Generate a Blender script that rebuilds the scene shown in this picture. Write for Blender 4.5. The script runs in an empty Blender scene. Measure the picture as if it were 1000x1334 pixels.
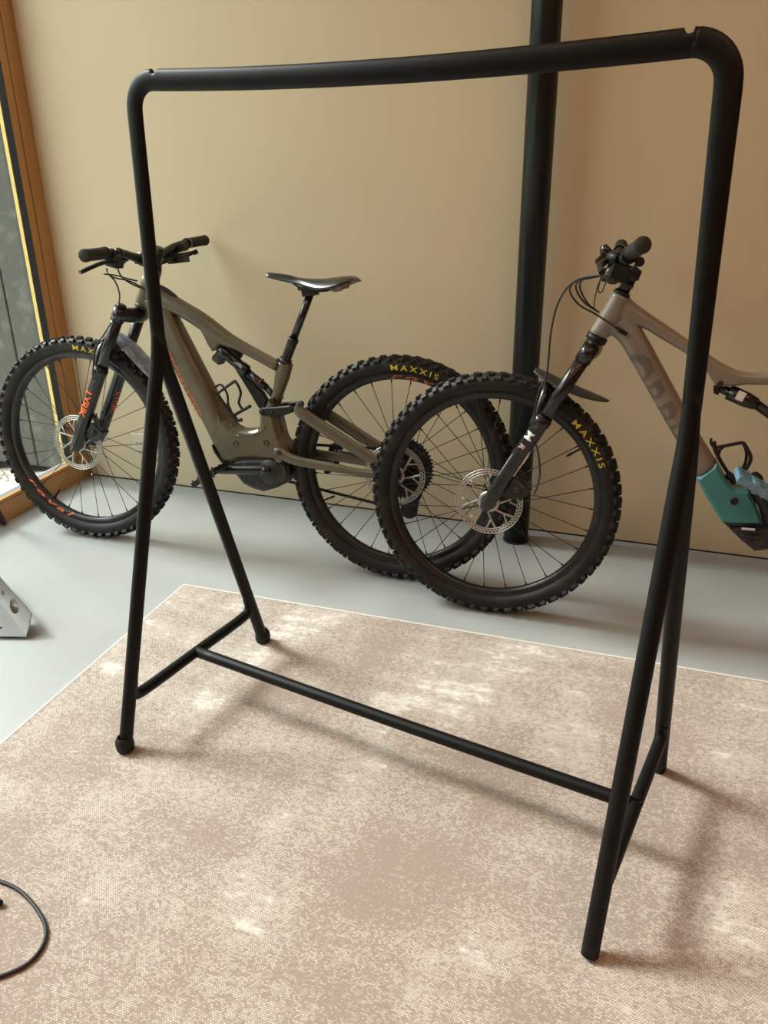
import bpy, math, random
import numpy as np
from mathutils import Vector, Matrix
random.seed(7)
C = bpy.context.scene.collection
S = bpy.context.scene
PI = math.pi

# ------------------------------------------------------------------ camera
F_PX, PITCH, ROLL, YAW = 1062.7, 0.4166, -0.0136, -0.3325
CAM = np.array([2.365, -2.820, 1.318])
FW = np.array([math.sin(YAW)*math.cos(PITCH), math.cos(YAW)*math.cos(PITCH), -math.sin(PITCH)])
_r = np.array([math.cos(YAW), -math.sin(YAW), 0.0]); _u = np.cross(_r, FW)
RT = _r*math.cos(ROLL) + _u*math.sin(ROLL); UP = -_r*math.sin(ROLL) + _u*math.cos(ROLL)
cd = bpy.data.cameras.new('camera'); cam = bpy.data.objects.new('camera', cd); C.objects.link(cam)
cd.sensor_fit = 'VERTICAL'; cd.sensor_height = 36.0; cd.lens = F_PX/1334*36.0; cd.clip_start = 0.02
cam.matrix_world = Matrix(((RT[0], UP[0], -FW[0], CAM[0]), (RT[1], UP[1], -FW[1], CAM[1]), (RT[2], UP[2], -FW[2], CAM[2]), (0, 0, 0, 1)))
S.camera = cam

# ------------------------------------------------------------------ world, daylight, exposure
W = bpy.data.worlds.new('overcast_sky'); S.world = W; W.use_nodes = True
# standard overcast sky: luminance (1 + 2 sin(elevation)) / 3
_wt = W.node_tree; _bg = _wt.nodes['Background']; _tc = _wt.nodes.new('ShaderNodeTexCoord'); _sx = _wt.nodes.new('ShaderNodeSeparateXYZ'); _mr = _wt.nodes.new('ShaderNodeMapRange')
_mr.inputs[1].default_value = 0.0; _mr.inputs[2].default_value = 1.0; _mr.inputs[3].default_value = 1/3; _mr.inputs[4].default_value = 1.0
_wt.links.new(_tc.outputs['Generated'], _sx.inputs[0]); _wt.links.new(_sx.outputs['Z'], _mr.inputs[0])
_ml = _wt.nodes.new('ShaderNodeMath'); _ml.operation = 'MULTIPLY'; _ml.inputs[1].default_value = 1.1; _wt.links.new(_mr.outputs[0], _ml.inputs[0])
_bg.inputs[0].default_value = (0.93, 0.98, 1.0, 1); _wt.links.new(_ml.outputs[0], _bg.inputs[1])
pd = bpy.data.lights.new('window_portal', 'AREA'); pd.shape = 'RECTANGLE'; pd.size = 3.3; pd.size_y = 3.0
pd.cycles.is_portal = True
po = bpy.data.objects.new('window_portal', pd); C.objects.link(po)
po.location = (-0.11, -1.50, 1.68); po.rotation_euler = (0, -PI/2, 0)          # faces into the room
# veiled sun behind thin cloud: very soft, from the window side
sd_ = bpy.data.lights.new('veiled_sun', 'SUN'); sd_.energy = 0.80; sd_.angle = math.radians(15); sd_.color = (1.0, 0.985, 0.96)
sun = bpy.data.objects.new('veiled_sun', sd_); C.objects.link(sun)
_el, _az = math.radians(42), math.radians(-4)
sun.rotation_euler = Vector((math.cos(_el)*math.cos(_az), math.cos(_el)*math.sin(_az), -math.sin(_el))).to_track_quat('-Z', 'Y').to_euler()
S.view_settings.view_transform = 'Standard'; S.view_settings.look = 'None'
S.view_settings.gamma = 1.0; S.view_settings.use_curve_mapping = False
S.view_settings.exposure = 2.8

# ------------------------------------------------------------------ pixel -> place helpers
def ray(x, y): return FW + RT*(x-500)/F_PX - UP*(y-667)/F_PX
def on_z(x, y, z=0.0):
    d = ray(x, y); return CAM + d*((z-CAM[2])/d[2])
class Frame:
    """a leaning upright plane: x along, y across (away from the room), z up"""
    def __init__(s, o, yaw, lean):
        s.o = np.array(o, float); s.yaw = yaw; s.lean = lean
        cz, sz, cl, sl = math.cos(yaw), math.sin(yaw), math.cos(lean), math.sin(lean)
        s.M = np.stack([np.array([cz, sz, 0]), np.array([-sz*cl, cz*cl, -sl]), np.array([-sz*sl, cz*sl, cl])], 1)
    def __call__(s, x, y, n=0.0):
        d = s.M.T @ ray(x, y); q = s.M.T @ (CAM - s.o)
        return q + d*((n-q[1])/d[1])
    def path(s, pts, n=0.0):
        return [s(p[0], p[1], p[2] if len(p) > 2 else n) for p in pts]
    def place(s, ob):
        m = Matrix([list(r) for r in s.M]).to_4x4(); m.translation = Vector(s.o); ob.matrix_world = m

# ------------------------------------------------------------------ materials
def mat(name, col, rough=0.5, metal=0.0, noise=None, bump=None, coat=0.0, spec=0.5):
    """noise = (scale, colour2, lo, hi[, detail]); bump = (scale, strength, distance)"""
    m = bpy.data.materials.new(name); m.use_nodes = True; nt = m.node_tree; b = nt.nodes['Principled BSDF']
    b.inputs['Base Color'].default_value = (*col, 1); b.inputs['Roughness'].default_value = rough
    b.inputs['Metallic'].default_value = metal; b.inputs['Coat Weight'].default_value = coat
    b.inputs['Specular IOR Level'].default_value = spec
    tc = nt.nodes.new('ShaderNodeTexCoord')
    if noise:
        n = nt.nodes.new('ShaderNodeTexNoise'); n.inputs['Scale'].default_value = noise[0]
        n.inputs['Detail'].default_value = noise[4] if len(noise) > 4 else 5.0
        nt.links.new(tc.outputs['Object'], n.inputs['Vector'])
        r = nt.nodes.new('ShaderNodeMapRange'); r.inputs[1].default_value = noise[2]; r.inputs[2].default_value = noise[3]
        nt.links.new(n.outputs['Fac'], r.inputs[0])
        mx = nt.nodes.new('ShaderNodeMix'); mx.data_type = 'RGBA'
        mx.inputs[6].default_value = (*col, 1); mx.inputs[7].default_value = (*noise[1], 1)
        nt.links.new(r.outputs[0], mx.inputs[0]); nt.links.new(mx.outputs[2], b.inputs['Base Color'])
    if bump:
        n = nt.nodes.new('ShaderNodeTexNoise'); n.inputs['Scale'].default_value = bump[0]; n.inputs['Detail'].default_value = 4
        nt.links.new(tc.outputs['Object'], n.inputs['Vector'])
        bp = nt.nodes.new('ShaderNodeBump'); bp.inputs['Strength'].default_value = bump[1]; bp.inputs['Distance'].default_value = bump[2]
        nt.links.new(n.outputs['Fac'], bp.inputs['Height']); nt.links.new(bp.outputs[0], b.inputs['Normal'])
    return m

def wood_mat(name, c1, c2, scale, rough=0.45):
    m = mat(name, c1, rough); nt = m.node_tree; b = nt.nodes['Principled BSDF']
    tc = nt.nodes.new('ShaderNodeTexCoord'); mp = nt.nodes.new('ShaderNodeMapping'); mp.inputs['Scale'].default_value = scale
    n = nt.nodes.new('ShaderNodeTexNoise'); n.inputs['Scale'].default_value = 1.0; n.inputs['Detail'].default_value = 6; n.inputs['Distortion'].default_value = 0.6
    nt.links.new(tc.outputs['Object'], mp.inputs[0]); nt.links.new(mp.outputs[0], n.inputs['Vector'])
    r = nt.nodes.new('ShaderNodeMapRange'); r.inputs[1].default_value = 0.3; r.inputs[2].default_value = 0.7
    mx = nt.nodes.new('ShaderNodeMix'); mx.data_type = 'RGBA'; mx.inputs[6].default_value = (*c1, 1); mx.inputs[7].default_value = (*c2, 1)
    nt.links.new(n.outputs['Fac'], r.inputs[0]); nt.links.new(r.outputs[0], mx.inputs[0]); nt.links.new(mx.outputs[2], b.inputs['Base Color'])
    return m

M = {}
M['wall'] = mat('plaster', (0.65, 0.56, 0.385), 0.85, noise=(1.6, (0.62, 0.535, 0.365), 0.35, 0.7), bump=(60, 0.15, 0.004))
M['panelling'] = wood_mat('larch_panelling', (0.46, 0.27, 0.13), (0.38, 0.21, 0.09), (14, 14, 0.8))
M['ceiling'] = mat('ceiling_paint', (0.62, 0.52, 0.40), 0.9, noise=(2, (0.6, 0.5, 0.38), 0.3, 0.7))
M['floor'] = mat('polished_screed', (0.36, 0.375, 0.37), 0.34, noise=(2.2, (0.315, 0.33, 0.325), 0.3, 0.75, 8.0), bump=(9, 0.06, 0.004))
M['gap'] = mat('shadow_gap', (0.03, 0.028, 0.025), 0.9)
M['wood'] = wood_mat('larch', (0.50, 0.27, 0.10), (0.40, 0.20, 0.07), (30, 30, 1.2))
M['wood_h'] = wood_mat('larch_rail', (0.52, 0.29, 0.11), (0.42, 0.22, 0.08), (30, 1.2, 30))
M['sunlit_wood'] = wood_mat('sunlit_larch', (0.75, 0.55, 0.20), (0.66, 0.47, 0.16), (20, 20, 1.0))  # brighter copy of the larch, sunlight put into the colour
M['bead'] = mat('glazing_bead', (0.012, 0.013, 0.012), 0.6, spec=0.2)
M['alu'] = mat('grey_aluminium', (0.33, 0.34, 0.37), 0.4, 0.6)
M['alu_light'] = mat('pale_aluminium', (0.72, 0.73, 0.76), 0.4, 0.2)
M['board'] = mat('weathered_board', (0.070, 0.073, 0.066), 0.7, noise=(13, (0.15, 0.155, 0.14), 0.52, 0.75, 9.0), bump=(40, 0.4, 0.01))
M['gravel'] = mat('gravel', (0.50, 0.45, 0.36), 0.95, noise=(40, (0.75, 0.72, 0.66), 0.4, 0.65, 8.0), bump=(30, 0.8, 0.03))
M['black_steel'] = mat('black_powder_coat', (0.004, 0.004, 0.004), 0.5, spec=0.22, bump=(500, 0.08, 0.001))
M['rubber'] = mat('black_rubber', (0.009, 0.009, 0.009), 0.6, spec=0.3)
M['post'] = mat('painted_steel_post', (0.005, 0.007, 0.007), 0.33, spec=0.4)
M['tyre'] = mat('muddy_tyre', (0.009, 0.0085, 0.008), 0.55, spec=0.3, noise=(14, (0.034, 0.025, 0.017), 0.50, 0.75, 8.0), bump=(120, 0.3, 0.002))
M['rim'] = mat('carbon_rim', (0.010, 0.0105, 0.012), 0.32, spec=0.4, noise=(20, (0.03, 0.024, 0.018), 0.55, 0.8))
M['spoke'] = mat('black_spoke', (0.03, 0.03, 0.03), 0.4, 0.6)
M['black_gloss'] = mat('gloss_black', (0.008, 0.008, 0.009), 0.25, coat=0.15, noise=(30, (0.05, 0.04, 0.03), 0.62, 0.8))
M['black_matte'] = mat('matte_black', (0.009, 0.009, 0.009), 0.45, spec=0.35, noise=(25, (0.045, 0.036, 0.028), 0.58, 0.8))
M['dirty_black'] = mat('muddy_black_plastic', (0.010, 0.011, 0.013), 0.5, noise=(28, (0.09, 0.06, 0.035), 0.54, 0.8, 8.0))
M['steel'] = mat('brushed_steel', (0.42, 0.40, 0.37), 0.38, 0.9)
M['stainless'] = mat('stainless_sheet', (0.36, 0.36, 0.35), 0.32, 0.9, noise=(6, (0.31, 0.31, 0.30), 0.3, 0.7))
M['olive'] = mat('olive_frame_paint', (0.094, 0.076, 0.044), 0.40, noise=(18, (0.070, 0.054, 0.031), 0.5, 0.8, 7.0), coat=0.15)
M['grey_frame'] = mat('warm_grey_frame_paint', (0.215, 0.185, 0.150), 0.42, noise=(9, (0.175, 0.148, 0.118), 0.45, 0.75), coat=0.15)
M['teal'] = mat('teal_frame_paint', (0.045, 0.205, 0.205), 0.45, noise=(14, (0.035, 0.16, 0.16), 0.5, 0.8))
M['frame_letters'] = mat('brown_grey_lettering', (0.13, 0.105, 0.085), 0.5)
M['orange'] = mat('orange_print', (0.75, 0.13, 0.025), 0.45)
M['orange_worn'] = mat('worn_orange_print', (0.40, 0.095, 0.030), 0.5, noise=(40, (0.22, 0.075, 0.03), 0.5, 0.75))
M['yellow'] = mat('yellow_print', (0.62, 0.47, 0.04), 0.55)
M['white'] = mat('white_print', (0.72, 0.70, 0.68), 0.5)
M['pinkish'] = mat('dusty_pink_print', (0.42, 0.28, 0.26), 0.5)
M['blue'] = mat('sky_blue_plastic', (0.10, 0.22, 0.30), 0.5, noise=(45, (0.24, 0.32, 0.36), 0.5, 0.7))
M['dark_blue'] = mat('blue_plastic', (0.02, 0.22, 0.45), 0.5)
M['guard'] = mat('scuffed_plastic', (0.12, 0.14, 0.18), 0.35, noise=(38, (0.32, 0.36, 0.42), 0.45, 0.7, 8.0))
M['guard_dark'] = mat('dark_plastic_guard', (0.02, 0.018, 0.016), 0.5, noise=(30, (0.06, 0.045, 0.03), 0.5, 0.8))
M['grip'] = mat('rubber_grip', (0.030, 0.028, 0.026), 0.75, spec=0.3, bump=(300, 0.5, 0.001))
M['cable'] = mat('cable_sheath', (0.02, 0.02, 0.02), 0.4)
M['grey_cable'] = mat('power_cord', (0.028, 0.029, 0.029), 0.55, spec=0.3)
M['maroon'] = mat('maroon_lacquer', (0.045, 0.008, 0.012), 0.35)
M['socket'] = mat('socket_plastic', (0.64, 0.58, 0.47), 0.4)
M['hem'] = mat('rug_hem', (0.62, 0.58, 0.51), 0.9)
M['stone'] = mat('pale_stone', (0.60, 0.57, 0.50), 0.9)
M['hedge'] = mat('sky_block_leaves', (0.05, 0.09, 0.025), 0.8, noise=(22, (0.11, 0.15, 0.05), 0.35, 0.7, 8.0))
M['pink_cap'] = mat('tail_pad', (0.25, 0.2, 0.17), 0.6)

def glass_mat():
    m = bpy.data.materials.new('window_glass'); m.use_nodes = True; nt = m.node_tree; nt.nodes.clear()
    o = nt.nodes.new('ShaderNodeOutputMaterial'); t = nt.nodes.new('ShaderNodeBsdfTransparent'); g = nt.nodes.new('ShaderNodeBsdfGlossy')
    t.inputs[0].default_value = (0.93, 0.96, 0.94, 1); g.inputs['Roughness'].default_value = 0.02
    lw = nt.nodes.new('ShaderNodeLayerWeight'); lw.inputs[0].default_value = 0.5
    pw = nt.nodes.new('ShaderNodeMath'); pw.operation = 'POWER'; pw.inputs[1].default_value = 4.0; nt.links.new(lw.outputs['Facing'], pw.inputs[0])
    fr = nt.nodes.new('ShaderNodeMath'); fr.operation = 'MULTIPLY_ADD'; fr.inputs[1].default_value = 0.6; fr.inputs[2].default_value = 0.03; nt.links.new(pw.outputs[0], fr.inputs[0])
    mx = nt.nodes.new('ShaderNodeMixShader')
    nt.links.new(fr.outputs[0], mx.inputs[0]); nt.links.new(t.outputs[0], mx.inputs[1]); nt.links.new(g.outputs[0], mx.inputs[2]); nt.links.new(mx.outputs[0], o.inputs[0])
    return m
M['glass'] = glass_mat()

def rug_mat():
    m = bpy.data.materials.new('woven_rug'); m.use_nodes = True; nt = m.node_tree; b = nt.nodes['Principled BSDF']
    N = nt.nodes.new; K = nt.links.new
    b.inputs['Roughness'].default_value = 0.95; b.inputs['Specular IOR Level'].default_value = 0.15
    tc = N('ShaderNodeTexCoord')
    def noise(scale, sx, sy, det, rough=0.6):
        mp = N('ShaderNodeMapping'); mp.inputs['Scale'].default_value = (sx, sy, 1); K(tc.outputs['Object'], mp.inputs[0])
        n = N('ShaderNodeTexNoise'); n.inputs['Scale'].default_value = scale; n.inputs['Detail'].default_value = det; n.inputs['Roughness'].default_value = rough
        K(mp.outputs[0], n.inputs['Vector']); return n.outputs['Fac']
    def rng(v, a, b_, c, d):
        r = N('ShaderNodeMapRange'); r.inputs[1].default_value = a; r.inputs[2].default_value = b_; r.inputs[3].default_value = c; r.inputs[4].default_value = d
        K(v, r.inputs[0]); return r.outputs[0]
    def math_(op, a, b_=None):
        n = N('ShaderNodeMath'); n.operation = op
        for i, v in enumerate((a, b_)):
            if v is None: continue
            if isinstance(v, (int, float)): n.inputs[i].default_value = v
            else: K(v, n.inputs[i])
        return n.outputs[0]
    big = noise(1.0, 3.2, 1.3, 7, 0.62)          # worn streaks running away from the window
    fine = noise(1.0, 60, 90, 3, 0.7)
    band = noise(1.0, 1.2, 7.0, 6, 0.65)
    streak = noise(1.0, 9, 40, 5, 0.75)
    wear0 = math_('ADD', math_('MULTIPLY', big, 0.6), math_('MULTIPLY', band, 0.4))
    mid_ = noise(1.0, 22, 34, 4, 0.75)
    wear = math_('ADD', wear0, math_('MULTIPLY', math_('SUBTRACT', mid_, 0.5), 0.16))
    bias = rng(math_('ADD', wear, math_('MULTIPLY', math_('SUBTRACT', fine, 0.5), 0.35)), 0.38, 0.64, -0.85, 0.80)
    mp = N('ShaderNodeMapping'); mp.inputs['Scale'].default_value = (1, 1, 1); K(tc.outputs['Object'], mp.inputs[0])
    br = N('ShaderNodeTexBrick'); br.inputs['Scale'].default_value = 1.0
    br.inputs['Brick Width'].default_value = 0.0052; br.inputs['Row Height'].default_value = 0.0036; br.inputs['Mortar Size'].default_value = 0.0006
    br.inputs['Mortar Smooth'].default_value = 0.3
    br.inputs['Color1'].default_value = (0.325, 0.266, 0.226, 1); br.inputs['Color2'].default_value = (0.59, 0.535, 0.478, 1); br.inputs['Mortar'].default_value = (0.272, 0.217, 0.180, 1)
    K(mp.outputs[0], br.inputs['Vector']); K(bias, br.inputs['Bias'])
    # bleached patches
    white = rng(math_('ADD', wear, math_('MULTIPLY', math_('SUBTRACT', streak, 0.5), 0.22)), 0.575, 0.63, 0.0, 0.75)
    mx = N('ShaderNodeMix'); mx.data_type = 'RGBA'; K(math_('MULTIPLY', white, rng(fine, 0.35, 0.6, 0.2, 1.0)), mx.inputs[0])
    K(br.outputs['Color'], mx.inputs[6]); mx.inputs[7].default_value = (0.76, 0.735, 0.69, 1)
    K(mx.outputs[2], b.inputs['Base Color'])
    bp = N('ShaderNodeBump'); bp.inputs['Strength'].default_value = 0.35; bp.inputs['Distance'].default_value = 0.0015; bp.invert = True
    K(br.outputs['Fac'], bp.inputs['Height']); K(bp.outputs[0], b.inputs['Normal'])
    return m
M['rug'] = rug_mat()

# ------------------------------------------------------------------ mesh building
class MB:
    def __init__(s): s.v = []; s.f = []; s.sm = []
    def add(s, vs, fs, smooth=True):
        k = len(s.v); s.v += [tuple(float(c) for c in p) for p in vs]
        s.f += [tuple(i+k for i in q) for q in fs]; s.sm += [smooth]*len(fs); return s
    def box(s, a, b):
        (x0, y0, z0), (x1, y1, z1) = a, b
        v = [(x, y, z) for x in (x0, x1) for y in (y0, y1) for z in (z0, z1)]
        return s.add(v, [(0, 1, 3, 2), (4, 6, 7, 5), (0, 4, 5, 1), (2, 3, 7, 6), (0, 2, 6, 4), (1, 5, 7, 3)], False)
    def obox(s, c, ax, ay, az):
        """oriented box from centre and three half axes"""
        c, ax, ay, az = (np.array(q, float) for q in (c, ax, ay, az))
        v = [c+i*ax+j*ay+k*az for i in (-1, 1) for j in (-1, 1) for k in (-1, 1)]
        return s.add(v, [(0, 1, 3, 2), (4, 6, 7, 5), (0, 4, 5, 1), (2, 3, 7, 6), (0, 2, 6, 4), (1, 5, 7, 3)], False)
    def rings(s, rings, closed=False, caps=True):
        n = len(rings[0]); vs = [p for r in rings for p in r]; fs = []
        m = len(rings)
        for i in range(m if closed else m-1):
            a, b = i*n, ((i+1) % m)*n
            fs += [(a+j, a+(j+1) % n, b+(j+1) % n, b+j) for j in range(n)]
        s.add(vs, fs, True)
        if caps and not closed:
            k = len(s.v)-len(vs)
            s.f += [tuple(k+j for j in reversed(range(n))), tuple(k+(m-1)*n+j for j in range(n))]; s.sm += [False, False]
        return s
    def tube(s, pts, r, seg=10, sub=0, caps=True, flat=None):
        """round tube along points; r a number or list; flat = (axis, factor) squashes across an axis"""
        pts = [np.array(p, float) for p in pts]
        rr = list(r) if hasattr(r, '__len__') else [r]*len(pts)
        if sub: pts, rr = spline(pts, rr, sub)
        rings = []; up = None
        for i, p in enumerate(pts):
            lo, hi = max(i-1, 0), min(i+1, len(pts)-1)
            while np.linalg.norm(pts[hi]-pts[lo]) < 1e-7 and (lo > 0 or hi < len(pts)-1): lo = max(lo-1, 0); hi = min(hi+1, len(pts)-1)
            t = pts[hi] - pts[lo]; t = t/(np.linalg.norm(t)+1e-12)
            if up is None:
                up = np.array([0, 0, 1.0]) if abs(t[2]) < 0.9 else np.array([0, 1.0, 0])
            a = np.cross(t, up); a /= np.linalg.norm(a); b = np.cross(a, t); up = b
            ring = []
            for k in range(seg):
                o = (a*math.cos(2*PI*k/seg)+b*math.sin(2*PI*k/seg))*rr[i]
                if flat is not None:
                    ax = np.array(flat[0], float); o = o - ax*(o@ax)*(1-flat[1])
                ring.append(p+o)
            rings.append(ring)
        return s.rings(rings, False, caps)
    def lathe(s, prof, c=(0, 0, 0), axis='y', seg=48, closed=True, a0=0, a1=2*PI):
        """prof: list of (along axis, radius)"""
        full = abs(a1-a0-2*PI) < 1e-6; n = seg if full else seg+1
        rings = []
        for k in range(n):
            t = a0+(a1-a0)*k/seg; ct, st = math.cos(t), math.sin(t); ring = []
            for h, r in prof:
                if axis == 'y': p = (c[0]+r*ct, c[1]+h, c[2]+r*st)
                elif axis == 'z': p = (c[0]+r*ct, c[1]+r*st, c[2]+h)
                else: p = (c[0]+h, c[1]+r*ct, c[2]+r*st)
                ring.append(p)
            rings.append(ring)
        m = len(prof); vs = [p for r in rings for p in r]; fs = []
        for k in range(n if full else n-1):
            a, b = k*m, ((k+1) % n)*m
            for j in range(m if closed else m-1): fs.append((a+j, b+j, b+(j+1) % m, a+(j+1) % m))
        s.add(vs, fs, True)
        return s
    def disc(s, c, r, h, axis='y', seg=24, bev=0.0):
        b = bev or min(h*0.2, r*0.2)
        prof = [(-h/2, 0.0), (-h/2, r-b), (-h/2+b, r), (h/2-b, r), (h/2, r-b), (h/2, 0.0)]
        return s.lathe(prof, c, axis, seg, False)
    def ribbon(s, L, pairs, w, n0=0.0, seg=18, e=2.6, rows=4):
        """loft through pixel pairs (one edge, other edge) seen on plane n0; w = half thickness across"""
        cs, hs = [], []
        for p, q in pairs:
            A, B = L(p[0], p[1], n0), L(q[0], q[1], n0); cs.append((A+B)/2); hs.append((A-B)/2)
        ws = list(w) if hasattr(w, '__len__') else [w]*len(cs)
        if rows and len(cs) > 2:
            cs2, ws2 = spline(cs, ws, rows); hs, _ = spline(hs, ws, rows); cs, ws = cs2, ws2
        rings = []
        for c, h, ww in zip(cs, hs, ws):
            ring = []
            for k in range(seg):
                a = 2*PI*k/seg; ca, sa = math.cos(a), math.sin(a)
                u = math.copysign(abs(ca)**(2/e), ca); v = math.copysign(abs(sa)**(2/e), sa)
                ring.append(c+h*u+np.array([0, ww, 0])*v)
            rings.append(ring)
        return s.rings(rings)
    def slab(s, pts, n0, n1, bev=0.0):
        """extrude an (x,z) outline from y=n0 to y=n1 with bevelled rims"""
        pts = [np.array([p[0], p[-1]], float) for p in pts]; c = sum(pts)/len(pts); m = len(pts)
        area = sum(pts[i][0]*pts[(i+1) % m][1]-pts[(i+1) % m][0]*pts[i][1] for i in range(m))
        def inset(d):
            out = []
            for i in range(m):
                a, b, q = pts[i-1], pts[i], pts[(i+1) % m]
                e1 = (b-a)/(np.linalg.norm(b-a)+1e-9); e2 = (q-b)/(np.linalg.norm(q-b)+1e-9)
                n1_ = np.array([-e1[1], e1[0]]); n2_ = np.array([-e2[1], e2[0]]); nn = n1_+n2_; nn /= (np.linalg.norm(nn)+1e-9)
                out.append(b+nn*d*(1 if area > 0 else -1)/max(0.5, nn@n1_))
            return out
        i_ = inset(bev) if bev else pts
        lay = [(n0, i_), (n0+math.copysign(bev, n1-n0), pts), (n1-math.copysign(bev, n1-n0), pts), (n1, i_)] if bev else [(n0, pts), (n1, pts)]
        vs = [(p[0], y, p[1]) for y, L_ in lay for p in L_]; fs = []
        for r in range(len(lay)-1): fs += [(r*m+j, r*m+(j+1) % m, (r+1)*m+(j+1) % m, (r+1)*m+j) for j in range(m)]
        fs += [tuple(reversed(range(m))), tuple((len(lay)-1)*m+j for j in range(m))]
        return s.add(vs, fs, False)
    def build(s, name, m, parent=None, sharp=True):
        me = bpy.data.meshes.new(name); me.from_pydata(s.v, [], s.f)
        me.polygons.foreach_set('use_smooth', s.sm); me.validate(); me.update()
        import bmesh
        bm = bmesh.new(); bm.from_mesh(me); bmesh.ops.recalc_face_normals(bm, faces=bm.faces); bm.to_mesh(me); bm.free()
        me.materials.append(M[m] if isinstance(m, str) else m)
        return link(name, me, parent)

def spline(pts, rr, sub):
    P_, R_ = [], []; n = len(pts)
    for i in range(n-1):
        p0, p1, p2, p3 = pts[max(i-1, 0)], pts[i], pts[i+1], pts[min(i+2, n-1)]
        for k in range(sub):
            t = k/sub
            P_.append(0.5*((2*p1)+(-p0+p2)*t+(2*p0-5*p1+4*p2-p3)*t*t+(-p0+3*p1-3*p2+p3)*t**3)); R_.append(rr[i]*(1-t)+rr[i+1]*t)
    P_.append(pts[-1]); R_.append(rr[-1]); return P_, R_

def link(name, me, parent=None):
    o = bpy.data.objects.new(name, me); C.objects.link(o)
    if parent is not None: o.parent = parent
    return o
def thing(name, label, cat, group=None):
    o = bpy.data.objects.new(name, None); C.objects.link(o); o.empty_display_size = 0.1
    return tag(o, label, cat, group)
def tag(o, label, cat, group=None):
    o['label'] = label; o['category'] = cat
    if group: o['group'] = group
    return o
def struct(o, label=None):
    o['kind'] = 'structure'
    if label: o['label'] = label
    return o

def text_verts(txt, size, bold=0.0, shear=0.0, space=1.0):
    cu = bpy.data.curves.new('lettering', 'FONT'); cu.body = txt; cu.size = size; cu.offset = bold; cu.shear = shear; cu.space_character = space
    cu.resolution_u = 3; o = bpy.data.objects.new('lettering_tmp', cu); C.objects.link(o)
    bpy.context.view_layer.update()
    me = bpy.data.meshes.new_from_object(o.evaluated_get(bpy.context.evaluated_depsgraph_get()))
    import bmesh
    bm = bmesh.new(); bm.from_mesh(me); bmesh.ops.triangulate(bm, faces=bm.faces[:])
    for _ in range(3):
        lg = [e for e in bm.edges if e.calc_length() > size*0.13]
        if not lg: break
        bmesh.ops.subdivide_edges(bm, edges=lg, cuts=1); bmesh.ops.triangulate(bm, faces=bm.faces[:])
    bm.to_mesh(me); bm.free()
    v = [(p.co.x, p.co.y) for p in me.vertices]; f = [tuple(q.vertices) for q in me.polygons]
    bpy.data.objects.remove(o); bpy.data.curves.remove(cu); bpy.data.meshes.remove(me)
    return v, f
def lettering(name, txt, size, fn, m, parent, label=None, **kw):
    v, f = text_verts(txt, size, **kw); b = MB(); b.add([fn(x, y) for x, y in v], f, False)
    o = b.build(name, m, parent)
    if label: o['label'] = label
    return o

# ------------------------------------------------------------------ the room
RX, RY, RZ = 5.2, -5.0, 3.42
WY0, WY1, WZ = -0.0, -3.0, 3.30          # window along the left wall
b = MB(); b.box((0.0, RY, -0.12), (RX, 0.0, 0.0)); fl = struct(b.build('floor', 'floor'), 'smooth grey polished screed floor')
b = MB(); b.box((-0.063, 0.0, 0.006), (RX, 0.09, RZ)); struct(b.build('wall_back', 'wall'), 'cream plastered wall behind the bicycles')
b = MB(); b.box((0.0, 0.004, -0.12), (RX, 0.085, 0.006)); struct(b.build('shadow_gap_back', 'gap'), 'dark shadow gap at the foot of the wall')  # recessed strip coloured dark for the shadow gap, no baseboard
b = MB(); b.box((RX, RY, -0.12), (RX+0.1, 0.09, RZ)); struct(b.build('wall_right', 'panelling'))
b = MB(); b.box((-0.10, RY-0.1, -0.12), (RX+0.1, RY, RZ)); struct(b.build('wall_front', 'panelling'))
b = MB(); b.box((-0.10, RY, -0.12), (0.0, WY1, RZ)); b.box((-0.10, WY1, WZ), (0.0, 0.0, RZ)); struct(b.build('wall_left', 'wall'))
b = MB(); b.box((-0.10, RY-0.1, RZ), (RX+0.1, 0.09, RZ+0.1)); struct(b.build('ceiling', 'ceiling'))

# tall wooden window on the left
fr = MB(); fr.box((-0.062, -0.0655, 0.078), (0.0, 0.0, WZ)); fr.box((-0.062, WY1, 0.078), (0.0, WY1+0.065, WZ)); fr.box((-0.062, WY1, WZ-0.07), (0.0, 0.0, WZ))
fro = struct(fr.build('window_1', 'wood'), 'tall wooden window frame beside the cream wall')
b = MB(); b.box((-0.062, WY1, -0.03), (0.0, 0.0, 0.0775)); r_ = b.build('bottom_rail', 'wood_h', fro)
b = MB(); b.box((-0.0335, -0.106, 0.078), (-0.004, -0.0675, WZ-0.075)); b.build('sash_stile', 'wood', fro)
b = MB(); b.box((-0.0335, WY1+0.0675, 0.078), (-0.004, WY1+0.11, WZ-0.075)); b.build('sash_stile', 'wood', fro)
b = MB(); b.box((-0.022, WY1+0.11, 0.0785), (-0.004, -0.1065, 0.092)); b.build('sash_rail', 'wood_h', fro)
b = MB(); b.box((-0.0335, -0.1075, 0.092), (-0.0035, -0.1061, WZ-0.08)); b.build('glazing_bead', 'bead', fro)
b = MB(); b.box((-0.0335, WY1+0.11, 0.0785), (-0.0225, -0.108, 0.0905)); b.build('glazing_bead', 'alu', fro)
b = MB(); b.box((-0.0545, -0.1065, 0.085), (-0.0385, -0.0665, WZ-0.08)); b.build('outer_trim', 'sunlit_wood', fro)
b = MB(); b.box((-0.064, WY1, 0.055), (-0.0385, -0.067, 0.0835)); b.build('window_sill', 'alu', fro)
b = MB(); b.box((-0.075, WY1, 0.050), (-0.0645, -0.067, 0.080)); b.build('sill_nosing', 'alu_light', fro)
b = MB(); b.box((-0.0375, WY1+0.07, 0.0845), (-0.0345, -0.068, WZ-0.08)); b.build('pane', 'glass', fro)

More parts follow.
